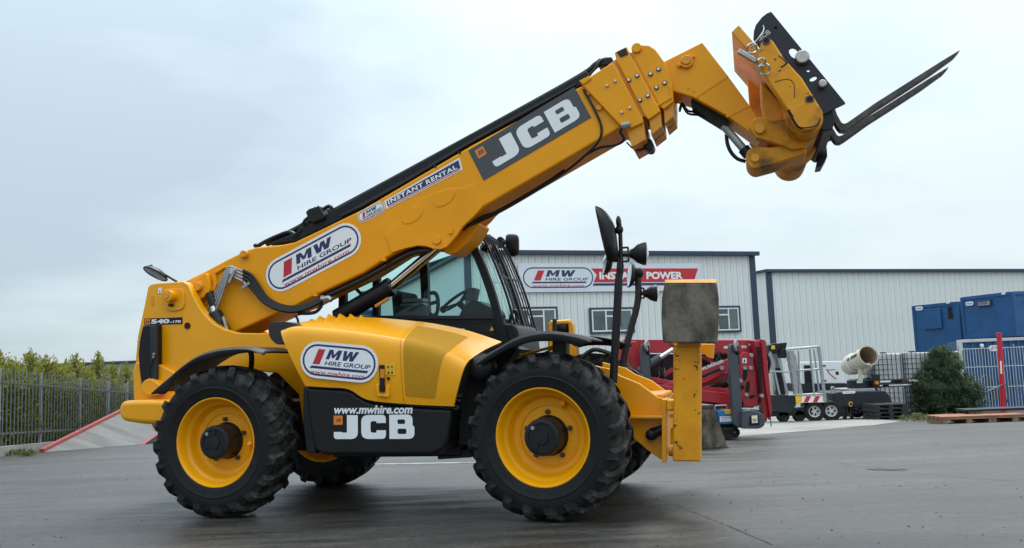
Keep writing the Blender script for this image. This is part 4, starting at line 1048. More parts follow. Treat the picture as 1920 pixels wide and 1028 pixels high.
def shell(i0, i1):
    m_ = MB(); m_.grid([fine[j][i0:i1 + 1] for j in range(NV)])
    # turned-in edges
    inn = Vector((0, .10, 0))
    m_.grid([[fine[0][i] for i in range(i0, i1 + 1)], [fine[0][i] + inn for i in range(i0, i1 + 1)]])
    for i in (i0, i1): m_.grid([[fine[j][i] for j in range(NV)], [fine[j][i] + Vector((-.03 if i == i1 and i1 > i4 else 0, .10, -.012)) for j in range(NV)]])
    return m_
cov = shell(0, i4).build('engine_cover', 'yellow_paint', TH, angle=50)
shell_f = MB(); 
cov2 = shell(i4, 35)
o2 = Vector((.004, 0, 0)); cov2.v = [tuple(Vector(v) + o2) for v in cov2.v]
cov2 = cov2.build('engine_cover_nose', 'yellow_paint', TH, angle=50)
# rear side of the cover
m_ = MB(); m_.grid([[fine[j][0] for j in range(NV)], [fine[j][0] + Vector((.10, .55, .0)) for j in range(NV)]]); m_.build('cover_end', 'yellow_paint', TH)
# grille panel following the cover
gm = MB(); rows = []
for v in range(1, NV - 3):
    k = (v - 1) / (NV - 5)
    u0 = 4.14 + .02 * k; u1 = 5.85 + .38 * min(1, k * 1.6)
    row = []
    for q in range(15):
        u = u0 + (u1 - u0) * q / 14
        p = surf(u, v + .6); e_ = .02
        nrm = (surf(u + e_, v + .6) - surf(u - e_, v + .6)).cross(surf(u, v + .7) - surf(u, v + .5)).normalized()
        row.append(p + nrm * .004)
    rows.append(row)
gm.grid(rows); gm.build('grille', 'mesh_yellow', TH, angle=60)
# saw-tooth air intake louvres on top
tips = [(585, 597), (601, 590), (618, 586.5), (638.7, 585.5), (658.6, 586), (678, 588), (697, 591)]
lows = [(566, 612), (581, 613.5), (601, 614.6), (621.5, 616), (643, 618), (664, 620), (683, 622.5)]
for i in range(6):
    A, B = M.P(*tips[i], -.50), M.P(*lows[i], -1.04)
    A2, B2 = M.P(*tips[i + 1], -.50), M.P(*lows[i + 1], -1.04)
    A = A + Vector((0, 0, .005)); B = B + Vector((0, 0, .03)); A2 = A2 + Vector((0, 0, .005)); B2 = B2 + Vector((0, 0, .02)); dn = Vector((0, 0, -.075)); dn2 = Vector((0, 0, -.014))
    m_ = MB(); m_.add([A + Vector((-.02, 0, 0)), B + dn2, A2 + dn, B2 + dn2 * 2, A + dn * 2, B + dn2 * 6, A2 + dn * 2, B2 + dn2 * 6], [(0, 1, 3, 2), (0, 4, 5, 1), (2, 3, 7, 6), (1, 5, 7, 3), (0, 2, 6, 4), (4, 6, 7, 5)])
    m_.build('intake_louvre', 'yellow_paint', TH, bevel=.026, seg=4)
mb = MB(); mb.prism(rpoly(M.L([(513, 612), (519, 605), (548, 604), (580, 612), (560, 640), (530, 648), (516, 634)], -.95), .04), -1.05, -.5); mb.build('exhaust_cowl', 'grey_plastic', TH, bevel=.02)
# decal, latch, stickers on the cover
def cover_flat(px, py, px2, py2, y=-1.148):
    a, b_ = M.P(px, py, y), M.P(px2, py2, y); ex = (b_ - a).normalized()
    return Flat(a, ex, (-ex.z, .0, ex.x), (0, -1, 0)), (b_ - a).length
fl, wd = cover_flat(635.4, 678.8, 700, 685.0)
hire_decal(fl, TH, .735, .315)
mb = MB(); mb.prism(M.L([(711.5, 684), (721.5, 684.5), (721, 735), (713.5, 735)], -1.146), -1.165, -1.12); lt = mb.build('cover_latch', 'black_plastic', TH, bevel=.008)
mb = MB(); mb.prism(M.L([(713, 692), (720.5, 692.5), (720.5, 709), (713, 708.5)], -1.166), -1.169, -1.15); mb.build('latch_badge', 'orange_print', lt)
mb = MB(); mb.prism(M.L([(726, 707), (731, 707.5), (731, 713), (726, 712.5)], -1.146), -1.155, -1.12); mb.build('lock', 'black_plastic', TH, bevel=.003)
for q in (((722.5, 683), (741.5, 684), (741.5, 692), (722.5, 691.5)), ((723, 692.5), (741.5, 693.2), (741.5, 703.5), (723, 703))):
    mb = MB(); mb.prism(M.L(q, -1.146), -1.151, -1.13); s = mb.build('warning_sticker', 'sticker_yellow', TH)
    mb = MB(); x0, z0 = M.U(q[0][0] + 3, q[3][1] - 2, -1.152); x1, z1 = M.U(q[1][0] - 3, q[0][1] + 2, -1.152)
    for t in (0.0, .55): mb.prism([(x0 + (x1 - x0) * t, z0), (x0 + (x1 - x0) * (t + .35), z0), (x0 + (x1 - x0) * (t + .17), z1)], -1.153, -1.150)
    mb.build('sticker_print', 'black_plastic', s)
mb = MB(); mb.prism(rpoly(M.L([(704, 721), (711, 720), (711, 738), (723, 739), (724, 722), (730, 722), (730, 745), (708, 743)], -1.146), .01), -1.152, -1.13); mb.build('latch_recess', 'yellow_paint', TH, bevel=.004)

# ---- black lower side panel
lo = M.L([(572.6, 726.5), (612, 729), (649, 731.5), (660, 736), (672, 744), (686, 752), (700, 757), (709, 759), (770, 764), (847, 768), (845, 791), (839, 828), (830.5, 844), (811, 853), (606, 853), (589, 844), (586, 824), (579, 791)], -1.10)
sp = MB().prism(lo, -1.10, -.55).build('side_panel', 'black_plastic', TH, bevel=.03, seg=3)
mb = MB(); mb.prism(M.L([(571.5, 724.5), (650, 730), (686, 750), (709, 757), (770, 762), (850, 766), (850, 764), (770, 760), (709, 755.5), (687, 748.5), (651, 728.5)], -1.09), -1.095, -1.0); mb.build('panel_seal', 'dark_void', TH)
fl, LW = flat_px(M, (626, 823.5), (777.5, 823), -1.102)
LH = (M.P(626, 779, -1.102) - M.P(626, 823.5, -1.102)).length
mb = MB(); jcb(fl, mb, 0, 0, LW, LH, .002); mb.build('lettering', 'white_print', sp, recalc=False)
mb = MB(); fl.poly(mb, [(0, LH * .60), (LW * .115, LH * .60), (LW * .115, LH * .99), (0, LH * .99)], .003); mb.build('emblem', 'orange_print', sp, recalc=False)
mb = MB(); jcb(fl, mb, LW * .03, LH * .73, LW * .06, LH * .13, .004); mb.build('lettering', 'plate_grey', sp, recalc=False)
fl, LW = flat_px(M, (624.5, 776.5), (779, 776), -1.102)
mb = MB(); fl.text(mb, 'www.mwhire.com', 0, 0, LW * .96, .073, .003, bold=.035, shear=.2); mb.build('lettering', 'white_print', sp, recalc=False)
mb = MB(); mb.prism(M.L([(850, 764), (873, 684), (893, 664), (942, 648), (960, 655), (930, 700), (905, 760), (898, 835), (850, 838), (850, 800)], -1.0), -.85, -.36); mb.build('arch_dark_fill', 'dark_void', TH)  # black block filling the wheel well, its shade put into the colour
MB().prism(M.L([(566, 726), (580, 728), (584, 800), (590, 852), (572, 850), (566, 796)], -1.0), -.98, -.4).build('step_frame', 'black_metal', TH, bevel=.01)
mb = MB(); mb.prism(M.L([(820, 846), (884, 842), (884, 858), (820, 862)], -.6), -.6, .6); mb.build('belly_plate', 'black_metal', TH, bevel=.01)

# ---- mudguards
def mudguard(top, bot, ynear, yin, mat_, sgn=1):
    tp = [M.U(*p, ynear) for p in top]
    tp = [(q.x, q.y) for q in catmull([(a, b, 0) for a, b in tp], 4)]
    bt = [(q.x, q.y) for q in catmull([(a, b, 0) for a, b in M.L(bot, ynear)], 4)]
    n_ = len(tp); bt2 = []
    for i in range(n_):
        k = i / (n_ - 1) * (len(bt) - 1); j = min(int(k), len(bt) - 2); f_ = k - j
        bt2.append((bt[j][0] * (1 - f_) + bt[j + 1][0] * f_, bt[j][1] * (1 - f_) + bt[j + 1][1] * f_))
    m_ = MB(); yn, yi = ynear * sgn, yin * sgn; e = .02 * sgn
    m_.grid([[(b[0], yn - e * .2, b[1]) for b in bt2], [(a[0], yn - e * .6, a[1] - .02) for a in tp], [(a[0], yn + e, a[1]) for a in tp], [(a[0], yi, a[1]) for a in tp]])
    return m_.build('mudguard', mat_, TH, solid=.014, angle=40)
rt_ = [(285.5, 735), (300, 722), (317, 708), (334, 693), (352, 679), (371, 667.5), (392, 659.5), (412, 655), (433, 652.5), (452, 651.5), (472, 653), (497, 661)]
rb_ = [(292, 738), (311, 738), (322, 720), (340, 699), (358, 686), (376, 679), (398, 674), (421, 669), (445, 664), (466, 661), (480, 661), (496, 662)]
ft = [(894, 679), (912, 666), (932, 654), (950, 643.5), (966, 635), (984, 628.5), (1002, 624.5), (1020, 622.5), (1040, 622.5), (1065, 626), (1088, 631), (1110, 638)]
fb = [(906, 681), (928, 669), (946, 659), (962, 652), (980, 646), (1000, 641), (1016, 640), (1034, 640), (1054, 641), (1070, 645), (1084, 650), (1106, 641)]
mudguard(rt_, rb_, -1.14, -.62, 'grey_plastic'); mudguard(ft, fb, -1.16, -.66, 'grey_plastic')
mudguard(rt_, rb_, -1.14, -.62, 'grey_plastic', -1); mudguard(ft, fb, -1.16, -.66, 'grey_plastic', -1)
mb = MB(); mb.tube(catmull([M.P(462, 655, -1.0), M.P(470, 660, -1.0), M.P(472, 674, -.98), M.P(471, 690, -.9)], 3), .025, 8); mb.build('mudguard_stay', 'black_metal', TH)
MB().bar(M.P(1052, 632, -.80), M.P(1052, 672, -.80), .14, .12).build('mudguard_stay', 'black_metal', TH, bevel=.01); MB().bar(M.P(1040, 598, -.62), M.P(1040, 640, -.62), .03, .035).build('marker_post', 'black_metal', TH, bevel=.006)
mb = MB(); mb.ell(M.P(905, 690, -.95), (.13, .10, .12)); mb.build('steering_knuckle', 'black_metal', TH)
mb = MB(); mb.bar(M.P(918, 690, -.62), M.P(975, 660, -.62), .1, .05); mb.bar(M.P(930, 680, -.66), M.P(1045, 648, -.66), .02, .025); mb.build('arch_bracket', 'yellow_paint', TH, bevel=.006)

# yellow guard frame standing on the far front corner
mb = MB(); q = [M.P(1032, 664, .70), M.P(1032, 606, .70), M.P(1071, 604, .70), M.P(1071, 664, .70)]
mb.tube([q[0], q[1]], .028, 8); mb.tube([q[1], q[2]], .028, 8); mb.prism(M.L([(1067, 604), (1073, 603), (1076, 612), (1076, 640), (1082, 648), (1083, 668), (1069, 668)], .70), .66, .78); mb.build('lamp_guard', 'yellow_paint', TH, bevel=.008)
mb = MB(); mb.ell(M.P(1056, 616, .75), (.09, .09, .08)); mb.box(tuple(M.P(1043, 630, .72)), tuple(M.P(1064, 618, .86))); mb.build('front_lamp', 'black_plastic', TH, bevel=.01)
mb = MB(); mb.tube(catmull([M.P(1090, 671, .6), M.P(1110, 657, .6), M.P(1125, 657, .6), M.P(1145, 664, .6)], 4), .022, 8); mb.build('handrail', 'black_metal', TH)

# ---- front frame and stabiliser
br = M.L([(1095, 680), (1125, 688), (1143, 692), (1163, 705), (1198, 719), (1233, 745), (1246, 748), (1246, 863), (1238, 861), (1216, 846), (1190, 824), (1100, 800)], -.50)
for y0, y1 in ((-.50, -.44), (.44, .50)): fb_ = MB().prism(br, y0, y1).build('front_bracket', 'yellow_paint', TH, bevel=.008)
MB().bar(M.P(1180, 781.5, -.56), M.P(1246, 782, -.56), .11, .022).build('bracket_rib', 'yellow_paint', TH, bevel=.004)
mb = MB(); mb.box((M.U(1110, 700, -.5)[0], -.44, .60), (M.U(1240, 700, -.5)[0], .44, .95)); mb.build('front_crossmember', 'worn_yellow', TH, bevel=.02)
mb = MB(); mb.prism(M.L([(1214, 814), (1219, 803), (1242, 797), (1242, 816), (1222, 823)], -.505), -.512, -.49); mb.build('slot', 'dark_void', TH)
mb = MB(); mb.tube([M.P(1222, 816, -.55), M.P(1246, 803, -.55)], .03, 8); mb.ell(M.P(1221, 816, -.55), (.05, .03, .045)); mb.build('stabiliser_lock', 'black_metal', TH)
def stabiliser(s):
    h = holder('stabiliser', TH, (0 if s > 0 else -.14, 0, 0))
    def pr(pts, pl, y0, y1): return MB().prism(M.L(pts, pl), min(y0 * s, y1 * s), max(y0 * s, y1 * s))
    pr([(1243.5, 748), (1252.5, 748), (1252.5, 864), (1243.5, 864)], -.62, -.74, -.40).build('hinge_plate', 'yellow_paint', h, bevel=.006)
    pr([(1264, 645), (1313.5, 645), (1313.5, 865.5), (1261, 865.5)], -.86, -.86, -.68).build('stabiliser_leg', 'chipped_yellow', h, bevel=.014)
    c1 = M.P(1258, 760, -.70); c2 = M.P(1258, 845, -.70)
    for c in (c1, c2): MB().cyl((c.x - .02, -.70 * s, c.z), (c.x + .05, -.70 * s, c.z), .045, 16).build('hinge_pin', 'worn_yellow', h, bevel=.008)
    pr([(1252, 749), (1266, 749), (1266, 768), (1252, 768)], -.70, -.8, -.6).build('hinge_lug', 'yellow_paint', h, bevel=.01)
    pr([(1256, 776), (1262, 776), (1264, 783), (1256, 783)], -.70, -.76, -.7).build('marker_lamp', 'amber', h)
    pr([(1241, 830), (1246, 830), (1246, 852), (1241, 852)], -.66, -.68, -.6).build('lock_pin', 'steel', h, bevel=.004)
    # foot pad, a bent wear plate folded up against the leg
    pad = [(1246, 531), (1344, 531), (1347.5, 560), (1348, 600), (1345, 644), (1243, 642), (1240, 600), (1240.5, 560)]
    out_ = M.L(pad, -1.02)
    pr(pad, -1.02, -1.02, -.97).build('foot_pad', 'worn_steel', h, bevel=.012)
    top = [M.P(1246, 530.5, -1.02), M.P(1344, 530.5, -1.02), M.P(1344, 523.5, -.93), M.P(1246, 524.5, -.93)]
    m_ = MB(); m_.prism3([Vector((p.x, p.y * s, p.z)) for p in top], (0, .05 * s, .0)); m_.build('pad_lip', 'worn_yellow', h, bevel=.006)
    pr([(1252, 538), (1338, 538), (1334, 640), (1256, 640)], -.94, -.965, -.90).build('pad_backing', 'worn_yellow', h, bevel=.01)
    pr([(1275, 560), (1312, 560), (1314, 650), (1268, 650)], -.90, -.90, -.70).build('pad_hinge', 'worn_yellow', h, bevel=.01)
    return h
stabiliser(1)
h2 = stabiliser(-1)
mb = MB(); mb.prism(M.L([(1313, 645), (1339, 645), (1337, 673), (1327, 671), (1313, 657)], -.55), -.55, -.40); mb.build('stabiliser_stop', 'yellow_paint', TH, bevel=.008)

# ---- front mirrors and lamps on stalks
def stalk(y, pts, mat_, r):
    return MB().tube(catmull([M.P(a, b, y) for a, b in pts], 5), r, 10).build('lamp_stalk', mat_, TH)
YM = -.80
s1 = stalk(YM, [(1150, 718), (1153, 660), (1157, 590), (1160, 530), (1164, 490), (1163, 440), (1161, 415)], 'black_metal', [.034] * 16 + [.03] * 4 + [.018] * 11)
mb = MB(); mb.tube(catmull([M.P(1153, 640, YM - .05), M.P(1155, 590, YM - .05), M.P(1157, 520, YM - .05), M.P(1160, 480, YM)], 4), .01, 6); mb.build('lamp_cable', 'hose', s1)
def shell_px(y, outline, bulge, name, par, m1):
    """thick rounded mirror housing: outline in pixels on plane y, bulging both ways"""
    P3 = [M.P(a, b, y) for a, b in outline]; P3 = catmull(P3, 3, True)
    c = sum(P3, Vector()) / len(P3); m_ = MB(); n_ = len(P3)
    rings = []
    for k, s in ((-1.0, .35), (-.8, .8), (-.35, .98), (.35, 1.0), (.8, .85), (1.0, .45)):
        rings.append([c + (p - c) * s + Vector((0, bulge * k, 0)) for p in P3])
    base = 0
    for r_ in rings: m_.v += [tuple(p) for p in r_]
    for i in range(len(rings) - 1):
        for k in range(n_): m_.f.append((i * n_ + k, i * n_ + (k + 1) % n_, (i + 1) * n_ + (k + 1) % n_, (i + 1) * n_ + k))
    m_.f += [tuple(range(n_)), tuple(range((len(rings) - 1) * n_, len(rings) * n_))]
    return m_.build(name, m1, par, angle=60)
shell_px(YM - .05, [(1117, 390), (1123, 388.5), (1134, 395), (1146, 412), (1153, 430), (1157, 460), (1158, 487), (1148, 491), (1139, 486), (1132, 460), (1124, 425)], .13, 'wide_mirror', TH, 'black_plastic')
h = holder('convex_mirror', TH)
c = M.P(1137, 493, YM); ax = Vector((-.93, -.30, .18)).normalized()
MB().lathe([(0, -.05), (.05, -.045), (.09, -.025), (.105, 0), (.105, .012), (.096, .014)], c, ax, 28).build('mirror_shell', 'black_plastic', h)
MB().lathe([(.097, .012), (.05, .022), (0, .026)], c, ax, 28).build('mirror_glass', 'mirror', h)
mb = MB(); mb.ell(M.P(1161, 431, YM), (.035, .035, .04)); mb.ell(M.P(1160, 417, YM), (.022, .06, .055)); mb.build('mirror_knuckle', 'black_plastic', s1)
def work_lamp(c, d, par, r=.105, dp=.11):
    h = holder('work_lamp', par); d = Vector(d).normalized()
    MB().lathe([(.0, -dp), (.035, -dp), (.045, -dp * .8), (r * .8, -dp * .55), (r, -.02), (r, 0), (r * .94, .004)], c, d, 28).build('lamp_shell', 'black_plastic', h)
    MB().lathe([(r * .94, .0), (r * .5, .018), (0, .024)], c, d, 28).build('lamp_lens', 'lens', h)
    return h
def lamp_bracket(y, q, par):
    a, b_ = M.P(q[0], q[1], y), M.P(q[2], q[3], y); m_ = MB()
    for p0_, p1_ in (((a.x, y, a.z), (b_.x, y, a.z)), ((b_.x, y, a.z), (b_.x, y, b_.z)), ((b_.x, y, b_.z), (a.x, y, b_.z)), ((a.x, y, b_.z), (a.x, y, a.z))): m_.bar(p0_, p1_, .03, .014)
    return m_
m_ = lamp_bracket(YM, (1166, 465, 1179, 490), TH); m_.tube([M.P(1168, 477, YM), M.P(1192, 477, YM)], .022, 8); m_.build('lamp_bracket', 'black_metal', s1)
work_lamp(M.P(1211, 476, YM), (1, .16, -.06), TH, .095, .13)
YM2 = .80
s2 = stalk(YM2, [(1167, 712), (1171, 668), (1182, 620), (1193, 580), (1197, 550), (1196, 516)], 'grey_plastic', .034)
mb = MB(); mb.ell(M.P(1196, 512, YM2), (.06, .06, .06)); mb.tube([M.P(1196, 514, YM2), M.P(1184, 516, YM2)], .025, 8); mb.build('mirror_knuckle', 'black_plastic', s2)
h = holder('convex_mirror', TH); c = M.P(1182, 516, YM2); ax = Vector((-.93, -.32, .15)).normalized()
MB().lathe([(0, -.05), (.06, -.045), (.11, -.025), (.13, 0), (.13, .012), (.12, .014)], c, ax, 28).build('mirror_shell', 'black_plastic', h)
MB().lathe([(.121, .012), (.06, .022), (0, .026)], c, ax, 28).build('mirror_glass', 'mirror', h)
m_ = lamp_bracket(YM2, (1199, 541, 1208, 559), TH); m_.tube([M.P(1200, 550, YM2), M.P(1220, 550, YM2)], .022, 8); m_.build('lamp_bracket', 'black_metal', s2)
work_lamp(M.P(1231, 550, YM2), (1, .2, -.03), TH, .085, .12)

# ---- lift ram
rm = holder('lift_ram', TH)
a, b_, c_ = M.P(632, 596, -.06), M.P(733, 537, -.06), M.P(822, 461, -.06)
bd = (b_ - a)
c_ = b_ + (c_ - b_)
MB().tube([a, b_], .085, 24).build('ram_barrel', 'black_metal', rm, bevel=.008)
MB().tube([b_ - bd.normalized() * .05, b_ + bd.normalized() * .012], .093, 24).build('ram_gland', 'black_metal', rm, bevel=.008)
MB().tube([b_, c_], .042, 20).build('ram_rod', 'chrome', rm)
MB().tube([M.P(733, 541, .08), M.P(824, 466, .08)], .035, 12).build('ram_side_pipe', 'worn_yellow', rm)  # worn yellow pipe alongside the rod
mb = MB(); mb.prism(M.L([(702, 572), (727, 557), (729, 561), (704, 577)], -.15), -.152, -.12); mb.build('ram_sticker', 'orange_print', rm)

# ---- cab on the far side of the boom
CR, CLf = .30, 1.14
cab = holder('cab', TH)
def both(fn):
    for y in (CR, CLf): fn(y)
def loc(px, py): return M.U(px, py, CR)
apil = [loc(*q) for q in ((862, 424), (876, 441), (893, 474), (909, 513), (923, 553), (934, 592), (941, 615), (948, 642))]
for y in (CR, CLf):
    mb = MB()
    cv = catmull([(a_, y, b2_) for a_, b2_ in apil], 3)
    for i in range(len(cv) - 1): mb.bar(cv[i], cv[i + 1] + (cv[i + 1] - cv[i]) * .08, .07, .075)
    mb.build('cab_pillar', 'black_plastic', cab)
    mb = MB(); p0_, p1_ = loc(646, 430), loc(643, 600); mb.bar((p0_[0], y, p0_[1]), (p1_[0], y, p1_[1]), .07, .075); mb.build('cab_pillar', 'black_plastic', cab)
p0_, p1_ = loc(738, 430), loc(745, 600); mb = MB(); mb.bar((p0_[0], CLf, p0_[1]), (p1_[0], CLf, p1_[1]), .07, .09); mb.build('cab_pillar', 'black_plastic', cab)
rf0, rf1 = loc(640, 428), loc(866, 424)
mb = MB(); mb.box((rf0[0], CR - .03, max(rf0[1], rf1[1]) - .03), (rf1[0] + .02, CLf + .03, max(rf0[1], rf1[1]) + .05)); mb.build('cab_roof', 'black_plastic', cab, bevel=.03)
body = [loc(*q) for q in ((638, 593), (918, 593), (934, 597), (950, 645), (956, 700), (956, 770), (640, 770))]
MB().prism(body, CR, CLf).build('cab_body', 'black_plastic', cab, bevel=.015)
mb = MB(); mb.prism([loc(*q) for q in ((706, 592), (930, 592), (932, 599), (706, 599))], CR - .02, CR + .03); mb.build('window_sill', 'grey_plastic', cab, bevel=.006)
mb = MB(); mb.prism([loc(*q) for q in ((800, 612), (926, 608), (928, 632), (800, 636))], CR - .012, CR + .02); mb.build('service_hatch', 'black_metal', cab, bevel=.006)
fl, wd = flat_px(M, (918, 620), (926, 620), CR - .014); mb = MB(); fl.poly(mb, [(0, 0), (wd, 0), (wd / 2, wd * .9)], 0); mb.build('warning_sticker', 'sticker_yellow', cab, recalc=False)
fl, wd = flat_px(M, (859, 621), (871, 621), CR - .014); mb = MB(); fl.poly(mb, [(0, 0), (wd, 0), (wd, .025), (0, .025)], 0); mb.build('sticker', 'lens', cab, recalc=False)
cowl = [loc(*q) for q in ((934, 607), (960, 607), (968, 613), (972, 625), (976, 660), (950, 660))]
MB().prism(cowl, CR, CLf).build('front_cowl', 'black_plastic', cab, bevel=.025)
# glass
def pane(pts, y): MB().prism(pts, y - .003, y + .003).build('window', 'cab_glass', cab)
side = [(apil[i][0] - .03, apil[i][1]) for i in range(0, 6)]
zt = max(rf0[1], rf1[1]) - .03
p_ = [loc(650, 592), loc(930, 592)]
right = [(loc(648, 430)[0], zt)] + [(a_, min(b2_, zt)) for a_, b2_ in side] + [loc(648, 592)]
pane(right, CR + .01); pane(right, CLf - .01)
m_ = MB(); cv = catmull([(a_, 0, b2_) for a_, b2_ in apil[:7]], 3)
m_.grid([[(q.x + .02, CR + .03, q.z) for q in cv], [(q.x + .02 + .05, (CR + CLf) / 2, q.z) for q in cv], [(q.x + .02, CLf - .03, q.z) for q in cv]]); m_.build('windscreen', 'cab_glass', cab, angle=80)
p0_, p1_ = loc(645, 430), loc(643, 596); m_ = MB(); m_.grid([[(p0_[0], CR, zt), (p1_[0], CR, p1_[1])], [(p0_[0], CLf, zt), (p1_[0], CLf, p1_[1])]]); m_.build('rear_window', 'cab_glass', cab)
# windscreen guard of curved bars
gd = holder('windscreen_guard', TH)
off = .13
gl_ = [(a_ + off, b2_ - .02) for a_, b2_ in apil[:7]]; gl_[0] = (gl_[0][0] - .10, gl_[0][1] + .05)
for i in range(8):
    y = CR + .08 + i * (CLf - CR - .02) / 7
    cv = catmull([(a_, y, b2_) for a_, b2_ in gl_], 4)
    MB().tube(cv, .014 if i in (0, 7) else .0075, 6).build('guard_bar', 'black_metal', gd)
for t in (.06, .52, .97):
    cv = catmull([(a_, 0, b2_) for a_, b2_ in gl_], 4); q = cv[int(t * (len(cv) - 1))]
    MB().bar((q.x, CR + .08, q.z), (q.x, CLf + .06, q.z), .012, .02, up=(1, 0, 0)).build('guard_rail', 'black_metal', gd)
for t in (.1, .95):
    cv = catmull([(a_, 0, b2_) for a_, b2_ in gl_], 4); q = cv[int(t * (len(cv) - 1))]
    for y in (CR + .1, CLf): MB().tube([(q.x, y, q.z), (q.x - .13, y, q.z + .01)], .012, 6).build('guard_stay', 'black_metal', gd)
MB().tube(catmull([M.P(955, 608, .5), M.P(960, 588, .5), M.P(966, 583, .5), M.P(970, 588, .5), M.P(968, 606, .5)], 4), .018, 8).build('grab_handle', 'black_metal', cab)
work_lamp(M.P(907, 424, .55), (1, -.35, -.1), cab.parent, .065, .12)
work_lamp(M.P(917, 466, .6), (1, -.1, -.3), cab.parent, .05, .09)
mb = MB(); mb.bar(M.P(885, 428, .45), M.P(905, 432, .95), .05, .03, up=(1, 0, 0)); mb.build('lamp_rail', 'black_metal', TH)
MB().tube(catmull([M.P(888, 440, .6), M.P(900, 455, .6), M.P(916, 458, .6)], 3), .012, 6).build('lamp_arm', 'black_metal', TH)
shell_px(1.34, [(949, 443), (955, 439), (966, 439), (972, 445), (973, 460), (972, 474), (966, 480.5), (955, 480.5), (949, 474), (948, 458)], .05, 'door_mirror', TH, 'black_plastic')
h = holder('convex_mirror', TH); c = M.P(939, 455, 1.20); ax = Vector((-.5, -.85, -.1)).normalized()
MB().lathe([(0, -.03), (.05, -.025), (.065, 0), (.065, .01), (.058, .012)], c, ax, 24).build('mirror_shell', 'black_plastic', h)
MB().lathe([(.059, .01), (0, .018)], c, ax, 24).build('mirror_glass', 'mirror', h)
MB().tube([M.P(934, 448, 1.16), M.P(950, 456, 1.32)], .012, 6).build('mirror_arm', 'black_metal', TH)
# cab interior
fl_z = loc(800, 593)[1]
seat = holder('driver_seat', TH)
x0 = loc(742, 593)[0]
MB().box((x0 - .10, .50, fl_z - .12), (x0 + .42, .98, fl_z + .02)).build('seat_cushion', 'seat_cloth', seat, bevel=.05)
mb = MB(); mb.prism(rpoly([(x0 - .12, fl_z - .05), (x0 + .04, fl_z - .05), (x0 - .02, fl_z + .30), (x0 - .14, fl_z + .30)], .05), .50, .98); mb.build('backrest', 'seat_cloth', seat, bevel=.04)
mb = MB(); mb.box((x0 - .05, .36, fl_z - .02), (x0 + .30, .46, fl_z + .13)); mb.build('armrest_console', 'plate_grey', seat, bevel=.02)
mb = MB()
for k in range(4): mb.box((x0 - .06 + .02 * k, .47, fl_z + .03 + .045 * k), (x0 + .24, .62, fl_z + .065 + .045 * k))
mb.build('grey_slab_stack', 'galvanised', seat, bevel=.006)  # four thin grey slabs stacked at the seat
mb = MB(); mb.tube(catmull([M.P(806, 550, .75), M.P(816, 550, .75), M.P(821, 562, .75), M.P(820, 585, .75), M.P(812, 592, .75), M.P(806, 588, .75)], 4), .022, 8); mb.tube([M.P(806, 570, .75), M.P(820, 566, .75)], .02, 8); mb.build('grab_frame', 'black_plastic', cab)
mb = MB(); mb.prism([loc(*q) for q in ((842, 593), (852, 573), (866, 561), (880, 560), (893, 568), (912, 577), (918, 593))], .55, .95); mb.build('dashboard', 'black_plastic', cab, bevel=.03)
c = M.P(857, 563, .74); ax = Vector((-.55, -.06, .83)).normalized(); X_, Y_, _z = basis(ax); sw = MB()
sw.tube([c + (X_ * math.cos(t) + Y_ * math.sin(t)) * .185 for t in [2 * PI * k / 32 for k in range(32)]], .017, 8, True)
for t in (0, 2.1, 4.2): sw.tube([c - ax * .04, c + (X_ * math.cos(t) + Y_ * math.sin(t)) * .185], .013, 6)
sw.tube([c - ax * .04, c - ax * .3 + Vector((.12, 0, -.05))], .035, 8); sw.ell(c + Vector((-.16, 0, -.09)), (.035, .035, .04)); sw.build('steering_wheel', 'black_plastic', cab)
mb = MB(); mb.bar(M.P(884, 565, .7), M.P(889, 540, .7), .14, .10); mb.build('display_screen', 'plate_grey', cab, bevel=.012)
MB().tube([M.P(772, 593, .5), M.P(775, 578, .5)], .012, 6).build('joystick', 'black_plastic', cab)
mb = MB(); mb.tube(catmull([M.P(655, 575, .9), M.P(680, 560, .9), M.P(700, 552, .9), M.P(712, 540, .9)], 4), .02, 8); mb.build('cab_rail', 'black_metal', cab)

# ================================================================== YARD EQUIPMENT
def on(px, py, rz=0.0):
    p = G(px, py); return Fr(p, rz)

# ---- red folded tracked lift
S = on(1372, 822, 0.0)
sp_ = thing('spider_lift', 'folded dark red boom lift on rubber tracks with slate grey outrigger legs', 'boom lift', S.O, S.rz)
def rp3(name, pts, y0, y1, mt='red_paint', bv=.012, par=None): return MB().prism(S.L(pts, (y0 + y1) / 2), y0, y1).build(name, mt, par or sp_, bevel=bv)
rp3('upper_boom', [(1160, 641), (1168, 637), (1416, 638), (1416, 664), (1160, 661)], .15, .40)
rp3('riser_fork', [(1160, 641), (1190, 641), (1197, 660), (1205, 690), (1216, 716), (1214, 735), (1196, 742), (1170, 735), (1158, 690)], .10, .45)
rp3('base_beam', [(1206, 722), (1225, 710), (1372, 756), (1372, 776), (1330, 776), (1210, 742)], .45, .7)
rp3('lower_boom', [(1196, 738), (1320, 692), (1376, 668), (1382, 686), (1325, 716), (1200, 758)], .00, .22)
rp3('mid_boom', [(1196, 748), (1310, 716), (1378, 692), (1384, 712), (1318, 736), (1204, 766)], .25, .42)
rp3('lower_beam', [(1216, 716), (1250, 724), (1374, 738), (1374, 758), (1250, 748), (1216, 738)], -.15, .02)
rp3('tie_bar', [(1206, 704), (1300, 722), (1376, 730), (1376, 738), (1300, 731), (1206, 714)], .05, .15)
kp = rp3('knuckle_plate', [(1384, 668), (1394, 660), (1409, 664), (1417, 700), (1420, 735), (1420, 762), (1396, 764), (1388, 745), (1386, 700)], -.05, .05)
